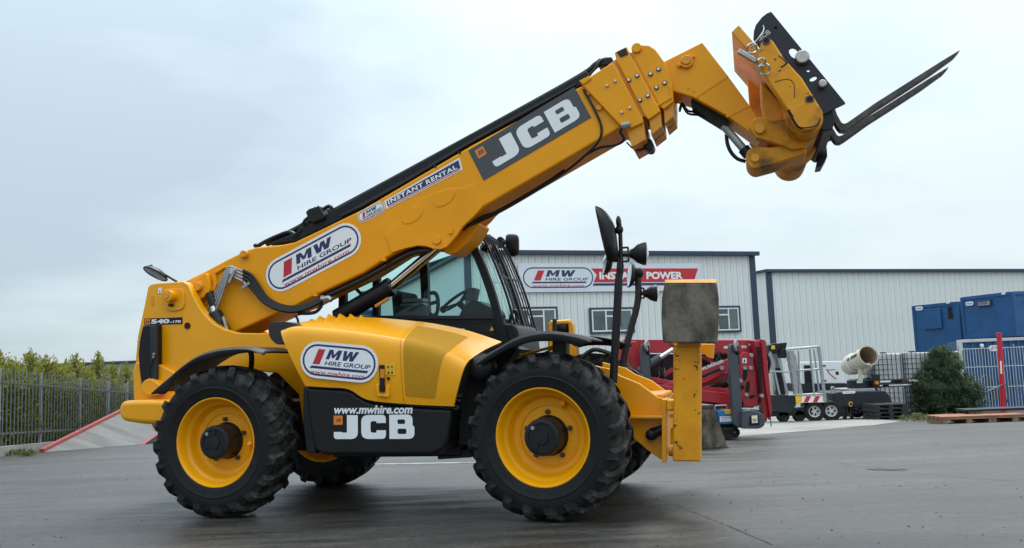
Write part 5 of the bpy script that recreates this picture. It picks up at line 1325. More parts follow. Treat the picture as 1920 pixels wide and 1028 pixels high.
for q, rx, rz_ in (((1397, 703), .045, .11), ((1402, 727), .04, .12), ((1391, 727), .045, .045), ((1410, 744), .05, .035)):
    c = S.U(q[0], q[1], -.06); MB().prism([(c[0] + rx * math.cos(t) + .02 * math.sin(t), c[1] + rz_ * math.sin(t)) for t in [2 * PI * k / 20 for k in range(20)]], -.058, -.04).build('cut_out', 'dark_void', kp)
for q in ((1386, 752), (1399, 740), (1396, 690), (1408, 666), (1388, 714), (1407, 690)):
    c = S.P(q[0], q[1], -.05); MB().cyl((c.x, -.09, c.z), (c.x, -.04, c.z), .035, 12).build('pin', 'galvanised', kp)
fl, wd = flat_px(S, (1392, 681), (1400, 681), -.056); mb = MB(); fl.slab(mb, [(0, 0), (wd, 0), (wd, wd * 1.15), (0, wd * 1.15)], 0, .004); s = mb.build('sticker', 'white_print', kp)
mb = MB(); fl.poly(mb, [(wd * .25, wd * .2), (wd * .6, wd * .2), (wd * .7, wd * .7), (wd * .4, wd * .9)], .006); mb.build('sticker_print', 'black_plastic', s, recalc=False)
rp3('upright_beam', [(1411, 640), (1426, 640), (1429, 700), (1440, 770), (1434, 792), (1428, 780), (1418, 700)], -.12, .08)
rp3('upright_beam', [(1425, 636), (1433, 638), (1438, 690), (1446, 770), (1442, 788), (1438, 760), (1430, 700)], -.20, -.05)
rp3('end_bracket', [(1405, 639), (1428, 637), (1432, 645), (1428, 655), (1410, 656)], -.1, .3)
for q in ((1362, 651), (1395, 650), (1408, 646)): 
    fl, wd = flat_px(S, (q[0] - 5, q[1] + 3), (q[0] + 5, q[1] + 3), .145); mb = MB(); fl.slab(mb, [(0, 0), (wd, 0), (wd, wd * .5), (0, wd * .5)], 0, .004); mb.build('sticker', 'tank_white', sp_)
fl, wd = flat_px(S, (1312, 695), (1356, 678), -.003); mb = MB(); fl.text(mb, 'www.mwhire.com', 0, -.02, wd, .085, .002, bold=.02); mb.build('lettering', 'white_print', sp_, recalc=False)
rc = holder('lift_ram', sp_); MB().tube([S.P(1197, 697, .05), S.P(1238, 670, .05)], .075, 14).build('ram_barrel', 'slate_grey', rc, bevel=.01); MB().tube([S.P(1232, 674, .05), S.P(1262, 655, .05)], .04, 10).build('ram_rod', 'chrome', rc)
for q0, q1, r in (((1212, 655), (1216, 735), .03), ((1224, 665), (1222, 730), .02), ((1238, 690), (1245, 745), .03), ((1350, 660), (1330, 690), .025), ((1345, 664), (1348, 690), .02), ((1420, 645), (1423, 760), .025), ((1436, 660), (1439, 700), .03)):
    MB().tube(catmull([S.P(*q0, .12), S.P((q0[0] + q1[0]) / 2 + 5, (q0[1] + q1[1]) / 2, .1), S.P(*q1, .12)], 4), r, 6).build('hose', 'hose', sp_)
for a_, b2_, y_, w_ in (((1212, 728), (1262, 692), .30, .07), ((1222, 742), (1268, 716), -.02, .06), ((1318, 670), (1372, 704), .34, .05), ((1316, 752), (1376, 722), .30, .05), ((1330, 664), (1352, 742), .5, .06), ((1398, 666), (1404, 760), .12, .06), ((1316, 742), (1370, 764), -.10, .05), ((1175, 660), (1182, 735), .05, .07)):
    MB().bar(S.P(*a_, y_), S.P(*b2_, y_), .06, w_).build('strut', 'red_paint', sp_, bevel=.008)
for a_, b2_, y_, r_ in (((1316, 706), (1352, 690), .02, .035), ((1320, 728), (1366, 716), .2, .03), ((1243, 672), (1240, 735), .2, .04), ((1421, 650), (1427, 742), -.14, .03), ((1344, 746), (1372, 735), .1, .03)):
    MB().tube([S.P(*a_, y_), S.P(*b2_, y_)], r_, 10).build('small_ram', 'black_metal', sp_); c = S.P(*b2_, y_); MB().cyl((c.x, y_ - .07, c.z), (c.x, y_ + .07, c.z), r_ * 1.1, 10).build('pin', 'galvanised', sp_)
MB().prism(S.L([(1236, 690), (1247, 690), (1248, 728), (1238, 730)], .3), .30, .34).build('cover_plate', 'tank_white', sp_, bevel=.006)
mb = MB(); mb.prism(S.L([(1206, 664), (1408, 664), (1414, 765), (1210, 765)], .6), .62, .70); mb.build('gap_shade_sheet', 'black_metal', sp_)  # black sheet added behind the arms, colours their gaps as shade
mb = MB(); mb.prism(S.L([(1396, 770), (1420, 768), (1420, 782), (1396, 782)], .1), -.05, .3); mb.build('control_box', 'navy_trim', sp_, bevel=.01)
def outrigger(dx, y0, lab=None):
    h = holder('outrigger', sp_)
    def q3(n, pts, a, b, mt='slate_grey', bv=.012): return MB().prism(S.L([(p[0] + dx, p[1]) for p in pts], a), a, b).build(n, mt, h, bevel=bv)
    q3('outrigger_leg', [(1369, 655), (1372, 645), (1380, 645), (1384, 662), (1388, 720), (1392, 770), (1394, 800), (1384, 803), (1376, 795), (1372, 740)], y0, y0 + .22)
    c = S.P(1380 + dx, 648, y0 - .04); MB().lathe([(0, -.02), (.09, -.02), (.11, 0), (.09, .02), (0, .02)], c, (.85, -.5, 0), 24).build('foot_disc', 'galvanised', h)
    bars = MB(); bars.tube([c, S.P(1383 + dx, 680, y0 + .1)], .04, 8); bars.build('foot_ram', 'black_metal', h)
    return h
outrigger(0, -.62)
o_ = outrigger(-167, -.25)
bx = MB().prism(rpoly(S.L([(1388, 769), (1404, 768), (1424, 774), (1430, 782), (1430, 797), (1420, 803), (1386, 803)], -.60), .05), -.75, -.35).build('outrigger_base', 'slate_grey', sp_, bevel=.02)
mb = MB(); mb.prism(S.L([(1406, 780), (1422, 779), (1424, 797), (1404, 798)], -.75), -.765, -.74); mb.build('lamp_recess', 'black_plastic', bx, bevel=.006)
c = S.P(1415, 786, -.77); MB().ell(c, (.035, .02, .035)).build('lamp', 'sticker_yellow', bx); MB().prism(S.L([(1409, 780), (1420, 779), (1421, 793), (1410, 794)], -.768), -.772, -.76).build('lamp_lens', 'lens', bx, bevel=.004)
eg = MB().prism(S.L([(1344, 770), (1376, 770), (1378, 796), (1350, 796)], -.45), -.45, .2).build('engine_box', 'blue_paint', sp_, bevel=.02)
mb = MB(); mb.prism(S.L([(1359, 769), (1375, 769), (1376, 777), (1360, 777)], -.455), -.46, .1); mb.build('engine_lid', 'sticker_yellow', eg, bevel=.008)
fl, wd = flat_px(S, (1350, 791), (1375, 790), -.452); mb = MB(); fl.slab(mb, [(0, 0), (wd, 0), (wd, wd * .38), (0, wd * .38)], 0, .004); s = mb.build('logo_plate', 'white_print', eg)
mb = MB(); fl.poly(mb, [(wd * .08, wd * .26), (wd * .92, wd * .26), (wd * .92, wd * .31), (wd * .08, wd * .31)], .006); fl.text(mb, 'www', wd * .1, wd * .06, wd * .45, wd * .12, .006); mb.build('lettering', 'red_print', s, recalc=False)
mb = MB(); mb.tube([S.P(1340, 772, -.4), S.P(1341, 761, -.4), S.P(1362, 760, -.4), S.P(1363, 770, -.4)], .018, 6); mb.build('engine_handle', 'galvanised', eg)
def track(y0, y1, px0, px1):
    h = holder('crawler_track', sp_)
    a = S.U(px0, 826, y0); b_ = S.U(px1, 801, y0)
    out_ = stadium(a[0], a[1], b_[0], b_[1], 8); k = .05; inn = stadium(a[0] + k, a[1] + k, b_[0] - k, b_[1] - k, 8); n_ = len(out_)
    m_ = MB()
    m_.v = [(p[0], y0, p[1]) for p in out_] + [(p[0], y1, p[1]) for p in out_] + [(p[0], y0, p[1]) for p in inn] + [(p[0], y1, p[1]) for p in inn]
    for i in range(n_):
        j = (i + 1) % n_; m_.f += [(i, j, n_ + j, n_ + i), (2 * n_ + i, 3 * n_ + i, 3 * n_ + j, 2 * n_ + j), (i, 2 * n_ + i, 2 * n_ + j, j), (n_ + i, n_ + j, 3 * n_ + j, 3 * n_ + i)]
    m_.build('rubber_belt', 'rubber', h)
    MB().prism(inn, y0 + .05, y1).build('track_frame', 'black_metal', h)
    zc_ = (a[1] + b_[1]) / 2; r = (b_[1] - a[1]) / 2 - k
    for x in (b_[0] - r - k, a[0] + r + k): MB().cyl((x, y0 + .01, zc_), (x, y0 + .06, zc_), r * .72, 20).build('sprocket', 'slate_grey', h, bevel=.008)
track(-.50, -.25, 1240, 1387); track(.30, .55, 1240, 1387)
mb = MB(); mb.prism(S.L([(1240, 775), (1384, 775), (1384, 803), (1240, 803)], -.2), -.25, .45); mb.build('lift_chassis', 'black_metal', sp_, bevel=.02)
MB().tube([S.P(1444, 778, -.1), S.P(1446, 800, -.1)], .012, 6).build('tie_rod', 'galvanised', sp_)

# ---- loose digger bucket on the ground
K = on(1340, 840, 0.1)
bk = thing('digger_bucket', 'empty worn grey steel digger bucket lying on the tarmac behind the stabiliser leg', 'bucket', K.O, K.rz)
yb = -.15
side = K.L([(1262, 762), (1337, 761), (1365, 838), (1362, 842), (1268, 842)], yb)
m_ = MB()
x0, z0, x1 = K.U(1266, 842, yb)[0], 0.0, K.U(1364, 842, yb)[0]
zt_ = K.U(1337, 761, yb)[1]; xm = K.U(1338, 761, yb)[0]
MB().prism([(x0, .0), (x1, .0), (x1 - .01, .03), (x0, .03)], -.15, .75).build('bucket_floor', 'worn_steel', bk, bevel=.004)
for y in (-.15, .72): MB().prism([(x0 + .1, .0), (x1, .0), (x1, .03), (xm, zt_), (x0, zt_)], y, y + .03).build('bucket_side', 'worn_steel', bk, bevel=.004)
MB().prism([(x0, zt_ - .03), (xm, zt_ - .03), (xm, zt_ + .015), (x0, zt_ + .015)], -.17, .77).build('bucket_rim', 'fork_steel', bk, bevel=.006)
MB().prism([(x0, 0), (x0 + .04, 0), (x0 + .04, zt_), (x0, zt_)], -.15, .75).build('bucket_back', 'worn_steel', bk)
MB().prism([(x1 - .12, .0), (x1 + .02, .0), (x1 + .02, .02), (x1 - .1, .05)], -.17, .77).build('cutting_edge', 'fork_steel', bk, bevel=.004)

# ---- vehicle mounted platform with white rails
Pf = on(1500, 790, 0.0)
pb = thing('access_platform', 'dark access platform carrier with grey railed basket and red white striped skirt', 'access platform', Pf.O, Pf.rz)
def pp(name, pts, y0, y1, mt, bv=.012, par=None): return MB().prism(Pf.L(pts, y0), y0, y1).build(name, mt, par or pb, bevel=bv)
bs = holder('basket', pb)
def rail(pts, y, r=.028, mt='galvanised'): MB().tube([Pf.P(a, b, y) for a, b in pts], r, 8).build('rail', mt, bs)
yb, yf = -.35, .45
rail([(1473, 656), (1535, 650)], yb); rail([(1467, 654), (1535, 650)], yf); rail([(1535, 650), (1547, 752)], yb, .05); rail([(1526, 655), (1537, 745)], yf)
rail([(1495, 695), (1540, 692)], yb); rail([(1490, 665), (1505, 745)], yf); rail([(1497, 658), (1500, 742)], yb); rail([(1440, 697), (1482, 697)], yb); rail([(1480, 660), (1492, 742)], yb, .03)
rail([(1444, 660), (1462, 740)], yb); rail([(1460, 672), (1478, 742)], yb); rail([(1518, 655), (1527, 742)], yb); rail([(1478, 741), (1548, 739)], yb)
pp('basket_post', [(1474, 658), (1489, 658), (1506, 742), (1490, 742)], yb + .02, yb + .12, 'galvanised', par=bs)
pp('basket_floor', [(1490, 742), (1547, 738), (1549, 754), (1493, 756)], yb + .03, yf, 'galvanised', par=bs)
sk = pp('striped_skirt', [(1503, 741.5), (1543, 741), (1545, 754.5), (1502, 755.5)], yb, yb + .02, 'white_print', .002, bs)
for x in (1507, 1524):
    mb = MB(); mb.prism(Pf.L([(x, 754.5), (x + 8, 754.5), (x + 14, 743), (x + 5, 743)], yb - .003), yb - .006, yb + .003); mb.build('red_stripe', 'red_print', bs)
pp('skirt_end', [(1491, 739), (1500, 738), (1504, 744), (1503, 757), (1493, 757)], yb - .01, yb + .03, 'sticker_yellow', .004, bs)
pp('skirt_end', [(1543, 738), (1547, 737), (1549, 754), (1545, 755)], yb - .01, yb + .03, 'sticker_yellow', .004, bs)
co = pp('control_console', [(1441, 648), (1447, 645), (1476, 642), (1474, 655), (1462, 656), (1460, 663), (1446, 663), (1441, 655)], -.2, .3, 'black_plastic', .02)
mb = MB(); mb.prism(Pf.L([(1446, 648), (1453, 648), (1453, 655), (1446, 655)], -.21), -.215, -.19); mb.build('beacon', 'sticker_yellow', co)
pp('console_cover', [(1463, 658), (1472, 653), (1476, 660), (1474, 672), (1464, 671)], -.3, 0, 'black_plastic', .02)
for q in (((1445, 662), (1452, 662), (1464, 738), (1455, 738)), ((1456, 664), (1462, 664), (1478, 738), (1470, 738))): pp('mast_beam', q, .0, .15, 'galvanised', .008)
pp('mast_column', [(1452, 690), (1465, 690), (1473, 740), (1457, 740)], -.1, .1, 'black_metal')
pp('turret', [(1444, 741), (1492, 741), (1494, 757), (1485, 775), (1446, 772), (1440, 755)], -.3, .5, 'navy_black', .02)
pp('carrier_frame', [(1430, 771), (1540, 763), (1540, 778), (1436, 782)], -.2, .4, 'black_metal')
for x in (1470, 1500):
    h = holder('wheel', pb); c = Pf.P(x, 783, -.2)
    MB().lathe([(.03, -.10), (.14, -.10), (.17, -.07), (.18, 0), (.17, .07), (.14, .1), (.03, .1)], (c.x, -.1, .17), n=24).build('tyre', 'rubber', h)
# ---- white generator cabinet behind the platform
Ge = on(1560, 786, .12); Ge.O += Vector((0, 2.4, g(Ge.O.y + 2.4) - g(Ge.O.y)))
gn = thing('generator', 'white generator cabinet with black door panel behind the railed basket', 'generator', Ge.O, Ge.rz)
def gp(name, pts, y0, y1, mt, bv=.012, par=None): return MB().prism(Ge.L(pts, y0), y0, y1).build(name, mt, par or gn, bevel=bv)
cb = gp('cabinet', [(1500, 679), (1584, 677), (1586, 719), (1502, 720)], -.2, .9, 'cabinet_white', .02)
dr = gp('door', [(1507, 685), (1522, 685), (1524, 720), (1509, 720)], -.212, -.18, 'black_plastic', .006); gp('door_frame', [(1503, 682), (1527, 681), (1529, 719), (1505, 720)], -.206, -.19, 'tank_white', .004)
gp('control_pocket', [(1567, 697), (1572.5, 697), (1573, 703), (1567.5, 703)], -.208, -.19, 'black_plastic', .004)
mb = MB(); mb.tube(catmull([Ge.P(1550, 692, -.206), Ge.P(1556, 701, -.206), Ge.P(1568, 711, -.206)], 4), .014, 6); mb.build('swoosh_print', 'red_print', cb); mb = MB(); mb.tube([Ge.P(1549, 694, -.206), Ge.P(1566, 693, -.206)], .01, 6); mb.build('swoosh_print', 'navy_print', cb)
for q in ((1545, 686), (1546, 714)): c = Ge.P(*q, -.2); MB().box((c.x - .04, -.22, c.z - .02), (c.x + .05, -.19, c.z + .02)).build('hinge', 'black_plastic', cb)
gp('skid', [(1500, 720), (1590, 719), (1592, 732), (1500, 735)], -.25, .95, 'navy_black', .01)
gp('frame_leg', [(1508, 734), (1600, 731), (1600, 783), (1508, 788)], .5, .8, 'black_metal', .01)

# ---- dust cannon on its trailer
T = on(1590, 786, 0.0)
dc = thing('dust_cannon', 'cream mist cannon barrel pointing up on a dark navy two wheeled trailer', 'dust cannon', T.O, T.rz)
def tp_(name, pts, y0, y1, mt, bv=.015, par=None): return MB().prism(T.L(pts, y0), y0, y1).build(name, mt, par or dc, bevel=bv)
bd = tp_('trailer_body', [(1562, 738), (1572, 735), (1660, 733), (1668, 742), (1674, 755), (1674, 762), (1630, 764), (1566, 764)], -.55, .9, 'navy_black', .03)
tp_('deck', [(1592, 730), (1640, 728), (1642, 733), (1592, 735)], -.45, .8, 'galvanised', .006)
fl, wd = flat_px(T, (1580, 739), (1604, 737.5), -.552); mb = MB(); fl.slab(mb, stadium(0, 0, wd, .07, 6), 0, .004); s = mb.build('logo_plate', 'white_print', bd); mb = MB(); fl.text(mb, 'mwhire', wd * .15, .02, wd * .7, .03, .006); mb.build('lettering', 'red_print', s, recalc=False)
c = T.P(1618, 722, -.1); MB().cyl((c.x, .15, T.U(1618, 731, -.1)[1]), (c.x, .15, T.U(1618, 713, -.1)[1]), .34, 28).build('slew_drum', 'navy_black', dc, bevel=.02)
c = T.P(1612, 716, -.3); MB().box((c.x - .04, -.21, c.z - .04), (c.x + .12, -.19, c.z + .03)).build('drum_plate', 'lens', dc)
tp_('pump_box', [(1603, 712), (1650, 706), (1650, 724), (1603, 724)], .35, .8, 'navy_black', .01)
tp_('amber_lamp', [(1642, 715), (1648, 715), (1648, 721), (1642, 721)], -.4, -.3, 'amber', .006); tp_('lamp_post', [(1637, 702), (1650, 702), (1650, 727), (1637, 727)], -.3, -.2, 'navy_black', .006)
mo = T.P(1628.5, 667, -.55); bk_ = T.P(1591, 688, .55)
ax = (bk_ - mo); LB_ = ax.length
br_ = MB().lathe([(.262, .0), (.285, .0), (.292, .02), (.285, .05), (.275, .06), (.275, .45 * LB_), (.262, .62 * LB_), (.30, .64 * LB_), (.30, .78 * LB_), (.25, .98 * LB_), (.20, LB_)], mo, ax, 40).build('barrel', 'cream', dc)
MB().lathe([(.262, .0), (.258, .3 * LB_), (.25, .7 * LB_), (.0, .72 * LB_)], mo, ax, 40).build('barrel_lining', 'tan_inside', br_)
x_, y_, d_ = basis(ax)
for k in range(26):
    t = 2 * PI * k / 26; p = mo + (x_ * math.cos(t) + y_ * math.sin(t)) * .283; MB().cyl(p, p - d_ * .03, .012, 6).build('nozzle', 'steel', br_)
for a_, b2_, nm, mt in (((1590, 680), (1606, 674), 'barrel_plate', 'plate_grey'), ((1579, 687), (1586, 683), 'barrel_plate', 'plate_grey')):
    pass
# plates on the side of the barrel that faces the camera
def barrel_plate(t, l0, l1, w0, mt):
    rr = .281; m_ = MB(); rows = []
    tow = (CAM - T.O); 
    for l in (l0, l1):
        rows.append([mo + d_ * (l * LB_) + (x_ * math.cos(t + k * w0 / 6) + y_ * math.sin(t + k * w0 / 6)) * rr - Vector((0, 0, 0)) for k in range(7)])
    m_.grid(rows); m_.build('barrel_plate', mt, br_, solid=.006)
tcam = None; best = -9
for k in range(72):
    t = 2 * PI * k / 72; nv = x_ * math.cos(t) + y_ * math.sin(t)
    v_ = nv.dot(Vector((-.45, -.8, .35)))
    if v_ > best: best = v_; tcam = t
barrel_plate(tcam - .12, .12, .42, .30, 'plate_grey'); barrel_plate(tcam - .10, .50, .60, .28, 'plate_grey'); barrel_plate(tcam + .55 if math.cos(tcam) else tcam, .22, .34, .35, 'sticker_yellow')
for sgn in (-1, 1):
    c = T.P(1612, 690, .1 + .32 * sgn); MB().bar((c.x, .1 + .32 * sgn, c.z), (c.x, .1 + .32 * sgn, T.U(1612, 714, .1)[1]), .05, .12).build('yoke', 'cream', dc, bevel=.01)
c0_, c1_ = T.P(1624, 695, -.2), T.P(1631, 684, -.35); MB().tube([T.P(1617, 700, -.1), c1_], .09, 14).build('motor', 'cream', dc, bevel=.02)
for x, rr, yy in ((1526.5, .285, -.50), (1558, .285, -.50), (1606, .26, .45)):
    h = holder('wheel', dc); c = T.P(x, 769 if yy < 0 else 762, yy); z = rr + (0 if yy < 0 else .0)
    if yy > 0: c = T.P(x, 765, yy)
    MB().lathe([(rr * .55, -.11), (rr * .9, -.11), (rr * .98, -.08), (rr, 0), (rr * .98, .08), (rr * .9, .11), (rr * .55, .11)], (c.x, yy, z), (.25, 1, 0), 32).build('tyre', 'rubber', h)
    MB().lathe([(rr * .58, -.10), (rr * .5, -.09), (rr * .42, -.03), (rr * .25, -.05), (0, -.05)], (c.x, yy, z), (.25, 1, 0), 24).build('rim', 'tank_white', h)
    for k in range(5):
        t = 2 * PI * k / 5; x2, y2, d2 = basis((.25, 1, 0)); c2 = Vector((c.x, yy, z)) - d2 * .055 + (x2 * math.cos(t) + y2 * math.sin(t)) * rr * .30; MB().ell(c2, (.03, .02, .03), 8, 6).build('rim_hole', 'dark_void', h)
tp_('drawbar', [(1495, 748), (1566, 752), (1566, 760), (1495, 757)], -.1, .0, 'navy_black'); 
for x in (1516, 1583, 1596): tp_('support_leg', [(x, 762), (x + 4, 762), (x + 5, 786), (x - 2, 786)], -.45, -.4, 'black_metal', .004)
MB().tube(catmull([T.P(1560, 737, -.5), T.P(1559, 727, -.5), T.P(1564, 728, -.5), T.P(1566, 738, -.5)], 4), .025, 8).build('hose', 'galvanised', dc)
c = T.P(1595, 758, -.57); MB().tube([c + Vector((.05 * math.cos(t), 0, .06 * math.sin(t))) for t in [0, .8, 1.6, 2.4, 3.4, 4.4, 5.4]], .014, 6).build('tie_strap', 'sticker_yellow', dc)

# ---- stack of black pallets by the trailer
Pa = on(1660, 786, .05)
for k in range(4):
    t_ = thing('plastic_pallet', ['bottom', 'second lowest', 'third lowest', 'top'][k] + ' black plastic pallet of the low stack beside the dust cannon trailer', 'pallet', Pa.O + Vector((0.02 * (k % 2), 0, .105 * k)), Pa.rz, 'black pallets by the trailer')
    for q in range(5): MB().box((-.42, -.35 + .17 * q, .07), (.42, -.25 + .17 * q, .098)).build('deck_board', 'pallet_black', t_, bevel=.004)
    for q in (-.36, 0, .36): MB().box((q - .06, -.35, 0), (q + .06, .43, .072)).build('runner', 'pallet_black', t_, bevel=.004)

# ---- white liquid tanks in cages
I0 = on(1700, 783, -.06); I0.O += Vector((0, .9, g(I0.O.y + .9) - g(I0.O.y)))
def tank(loc_, label):
    t_ = thing('caged_tank', label, 'tank', loc_, I0.rz, 'caged liquid tanks')
    MB().box((-.47, -.47, .14), (.47, .47, 1.02)).build('bottle', 'tank_white', t_, bevel=.07, seg=3)
    MB().cyl((0, 0, 1.0), (0, 0, 1.07), .1, 20).build('lid', 'black_plastic', t_)
    for k in range(6):
        z = .17 + .165 * k
        MB().tube([(-.5, -.5, z), (.5, -.5, z), (.5, .5, z), (-.5, .5, z)], .015, 4, True).build('cage_hoop', 'slate_grey', t_)
    for k in range(8):
        x = -.5 + 1.0 * k / 7
        m_ = MB(); m_.tube([(x, -.513, .14), (x, -.513, 1.02)], .013, 4); m_.build('cage_bar', 'slate_grey', t_)
        m_ = MB(); m_.tube([(-.513, x, .14), (-.513, x, 1.02)], .010, 4); m_.build('cage_bar', 'slate_grey', t_)
    MB().box((-.5, -.5, 0), (.5, .5, .05)).box((-.5, -.5, .05), (-.35, .5, .13)).box((.35, -.5, .05), (.5, .5, .13)).build('pallet_base', 'fork_steel', t_)
ux = I0.u
xa = (1664, 1718, 1772)
hh = I0.U(1700, 659)[1] if False else I0.U(1700, 659, -.5)[1]
kz = hh / 2 / 1.08
for i, px in enumerate(xa):
    xx = I0.U(px, 760, 0)[0]
    for k in range(2):
        nm = ('lower' if k == 0 else 'upper') + ' white tank in a wire cage, ' + ['next to the dust cannon', 'between the dust cannon and the bush', 'mostly hidden behind the bush'][i]
        o0 = set(D.objects.keys())
        tank(I0.O + ux * xx + Vector((0, 0, k * 1.09 * kz)), nm)
        r_ = [o for o in D.objects if o.name not in o0 and o.parent is None][0]; r_.scale = (kz, kz, kz)

# ---- blue site cabins and container
def cabin(px, py_top, px2, rz, dist, z_base, label, faces=None, depth=5.0):
    pass
c0 = AT(1713, 600, 33.0)
def blue_box(o_top_left, o_top_right, dist, rz, zbase, dep, label, name, cat, zt_from=None):
    c = AT(*o_top_left, dist); fr = Fr((c.x, c.y, zbase), rz)
    w_, z_ = fr.U(*o_top_right); h_ = c.z - zbase
    t = thing(name, label, cat, fr.O, rz)
    MB().box((0, 0, .0), (w_, dep, h_)).build('cabin_body', 'container_blue', t, bevel=.02)
    return t, fr, w_, h_
zc1 = AT(1800, 640, 31).z
ca, fa_, wa, ha = blue_box((1712, 574), (1792, 560), 35.0, R_(40), zc1 - 1.2, -0.01, 'blue site cabin with a shuttered window, left one of the two up high', 'site_cabin', 'cabin') if False else (None, None, None, None)

# left cabin: gable end towards the camera, long side running away to the right
def cabin_at(pl_top, pr_top, pl_bot, d_l, d_r, dep, label):
    A = AT(*pl_top, d_l); B = AT(*pr_top, d_r)
    rz = math.atan2(B.y - A.y, B.x - A.x); zb = AT(*pl_bot, d_l).z
    fr = Fr((A.x, A.y, zb), rz); wd_ = (Vector((B.x, B.y, 0)) - Vector((A.x, A.y, 0))).length; ht_ = A.z - zb
    t = thing('site_cabin', label, 'cabin', fr.O, rz)
    MB().box((0, 0, 0), (wd_, dep, ht_)).build('cabin_body', 'container_blue', t, bevel=.02)
    for x in (0, wd_): MB().box((x - .06, -.03, 0), (x + .06, .09, ht_ + .02)).build('corner_post', 'container_blue', t, bevel=.012)
    MB().box((.06, -.03, ht_ - .10), (wd_ - .06, .05, ht_ + .03)).build('top_rail', 'container_blue', t, bevel=.01)
    MB().box((.06, -.03, 0), (wd_ - .06, .05, .14)).build('bottom_rail', 'container_blue', t, bevel=.01)
    MB().box((wd_ - .05, .09, ht_ - .10), (wd_ + .04, dep, ht_ + .03)).build('side_rail', 'container_blue', t, bevel=.01)
    return t, fr, wd_, ht_
def plate(t, fr, px, py, px2, y, h_, mt='white_print', name='logo_plate', lettering=True):
    a = fr.P(px, py, y); b_ = fr.P(px2, py, y); fl_ = Flat(a, (1, 0, 0), (0, 0, 1), (0, -1, 0)); w_ = b_.x - a.x
    m_ = MB(); fl_.slab(m_, stadium(0, 0, w_, h_, 6), 0, .01); s_ = m_.build(name, mt, t)
    if lettering:
        m_ = MB(); fl_.text(m_, 'mwhire', w_ * .16, h_ * .3, w_ * .68, h_ * .4, .012, bold=.02); m_.build('lettering', 'navy_print', s_, recalc=False)
t1, f1, w1, h1 = cabin_at((1712, 575), (1795, 562), (1717, 664), 35.0, 33.0, 6, 'blue site cabin with shuttered window, standing left of the other high cabin')
plate(t1, f1, 1717, 583, 1731, -.035, .16); plate(t1, f1, 1774, 570, 1781, -.035, .09, lettering=False)
a = f1.U(1736, 618, 0); b_ = f1.U(1765, 578, 0)
sh = MB().box((a[0], -.07, a[1]), (b_[0], .0, b_[1])).build('window_shutter', 'container_blue', t1, bevel=.012)
a = f1.U(1779, 598, 0); b_ = f1.U(1785, 576, 0); MB().box((a[0], -.02, a[1]), (b_[0], .01, b_[1])).build('vent_slot', 'dark_void', t1)
t2, f2, w2, h2_ = cabin_at((1803, 559), (1897, 544), (1810, 636), 32.5, 30.2, 7, 'blue site cabin with small white louvred window, upper right over the container')
plate(t2, f2, 1811, 574, 1826, -.035, .15); plate(t2, f2, 1878, 553, 1886, -.035, .08, lettering=False)
a = f2.U(1836, 576, 0); b_ = f2.U(1860, 562, 0)
wn = MB().box((a[0], -.06, a[1]), (b_[0], .0, b_[1])).build('window_box', 'navy_trim', t2, bevel=.01)
MB().box((a[0] + .06, -.075, a[1] + .05), (b_[0] - .08, -.055, b_[1] - .05)).build('window_frame', 'tank_white', wn, bevel=.004)
for k in range(3): MB().box((a[0] + .1, -.085, a[1] + .08 + .045 * k), (b_[0] - .12, -.07, a[1] + .105 + .045 * k)).build('louvre', 'plate_grey', wn)
m_ = MB(); q = Flat((w2 + .05, 0, 0), (0, 1, 0), (0, 0, 1), (1, 0, 0)); q.slab(m_, stadium(.5, h2_ - .45, 1.9, h2_ - .22, 6), 0, .01); m_.build('logo_plate', 'white_print', t2)
# lower container
A = AT(1800, 639, 29.6); B = AT(1921, 627, 29.0); zb = g(28.0)
rz = math.atan2(B.y - A.y, B.x - A.x); fr = Fr((A.x, A.y, zb), rz); wd_ = 6.0; ht_ = A.z - zb
ct = thing('shipping_container', 'blue corrugated steel container with white top rail and corner post behind wire fence', 'container', fr.O, rz)
MB().box((.0, .06, .0), (wd_, 2.5, ht_ - .02)).build('container_body', 'container_blue', ct)
nc = 26; st_ = wd_ / nc; pr_ = [(0, .045), (st_ * .3, .045), (st_ * .4, 0), (st_ * .8, 0), (st_ * .9, .045), (st_, .045)]
m_ = MB(); m_.grid([[(x, y, .1) for x, y in pr_], [(x, y, ht_ - .08) for x, y in pr_]]); me = m_.mesh('corrugation', 'container_blue', 20, recalc=False)
for k in range(nc): inst('corrugation', me, ct, (k * st_, -.01, 0))
MB().box((-.10, -.06, 0), (.06, .1, ht_ + .02)).build('corner_post', 'tank_white', ct, bevel=.012)
MB().box((.06, -.05, ht_ - .07), (wd_, .1, ht_ + .03)).build('top_rail', 'tank_white', ct, bevel=.01)
MB().box((.06, -.05, 0), (wd_, .1, .12)).build('bottom_rail', 'container_blue', ct, bevel=.01)
fl_ = Flat(fr.P(1854, 659, -.02), (1, 0, 0), (0, 0, 1), (0, -1, 0)); w_ = fr.U(1881, 659, -.02)[0] - fl_.O.x
m_ = MB(); fl_.slab(m_, stadium(0, 0, w_, .2, 6), 0, .012); s_ = m_.build('logo_plate', 'white_print', ct)
m_ = MB(); fl_.poly(m_, [(w_ * .15, .05), (w_ * .25, .05), (w_ * .38, .16), (w_ * .28, .16)], .014); m_.build('lettering', 'red_print', s_, recalc=False)
m_ = MB(); fl_.text(m_, 'MW', w_ * .42, .08, w_ * .4, .075, .014, bold=.04); m_.build('lettering', 'navy_print', s_, recalc=False)
c = fr.P(1841, 649, -.05); MB().ell(c, (.07, .06, .08)).build('bulkhead_lamp', 'lens', ct)

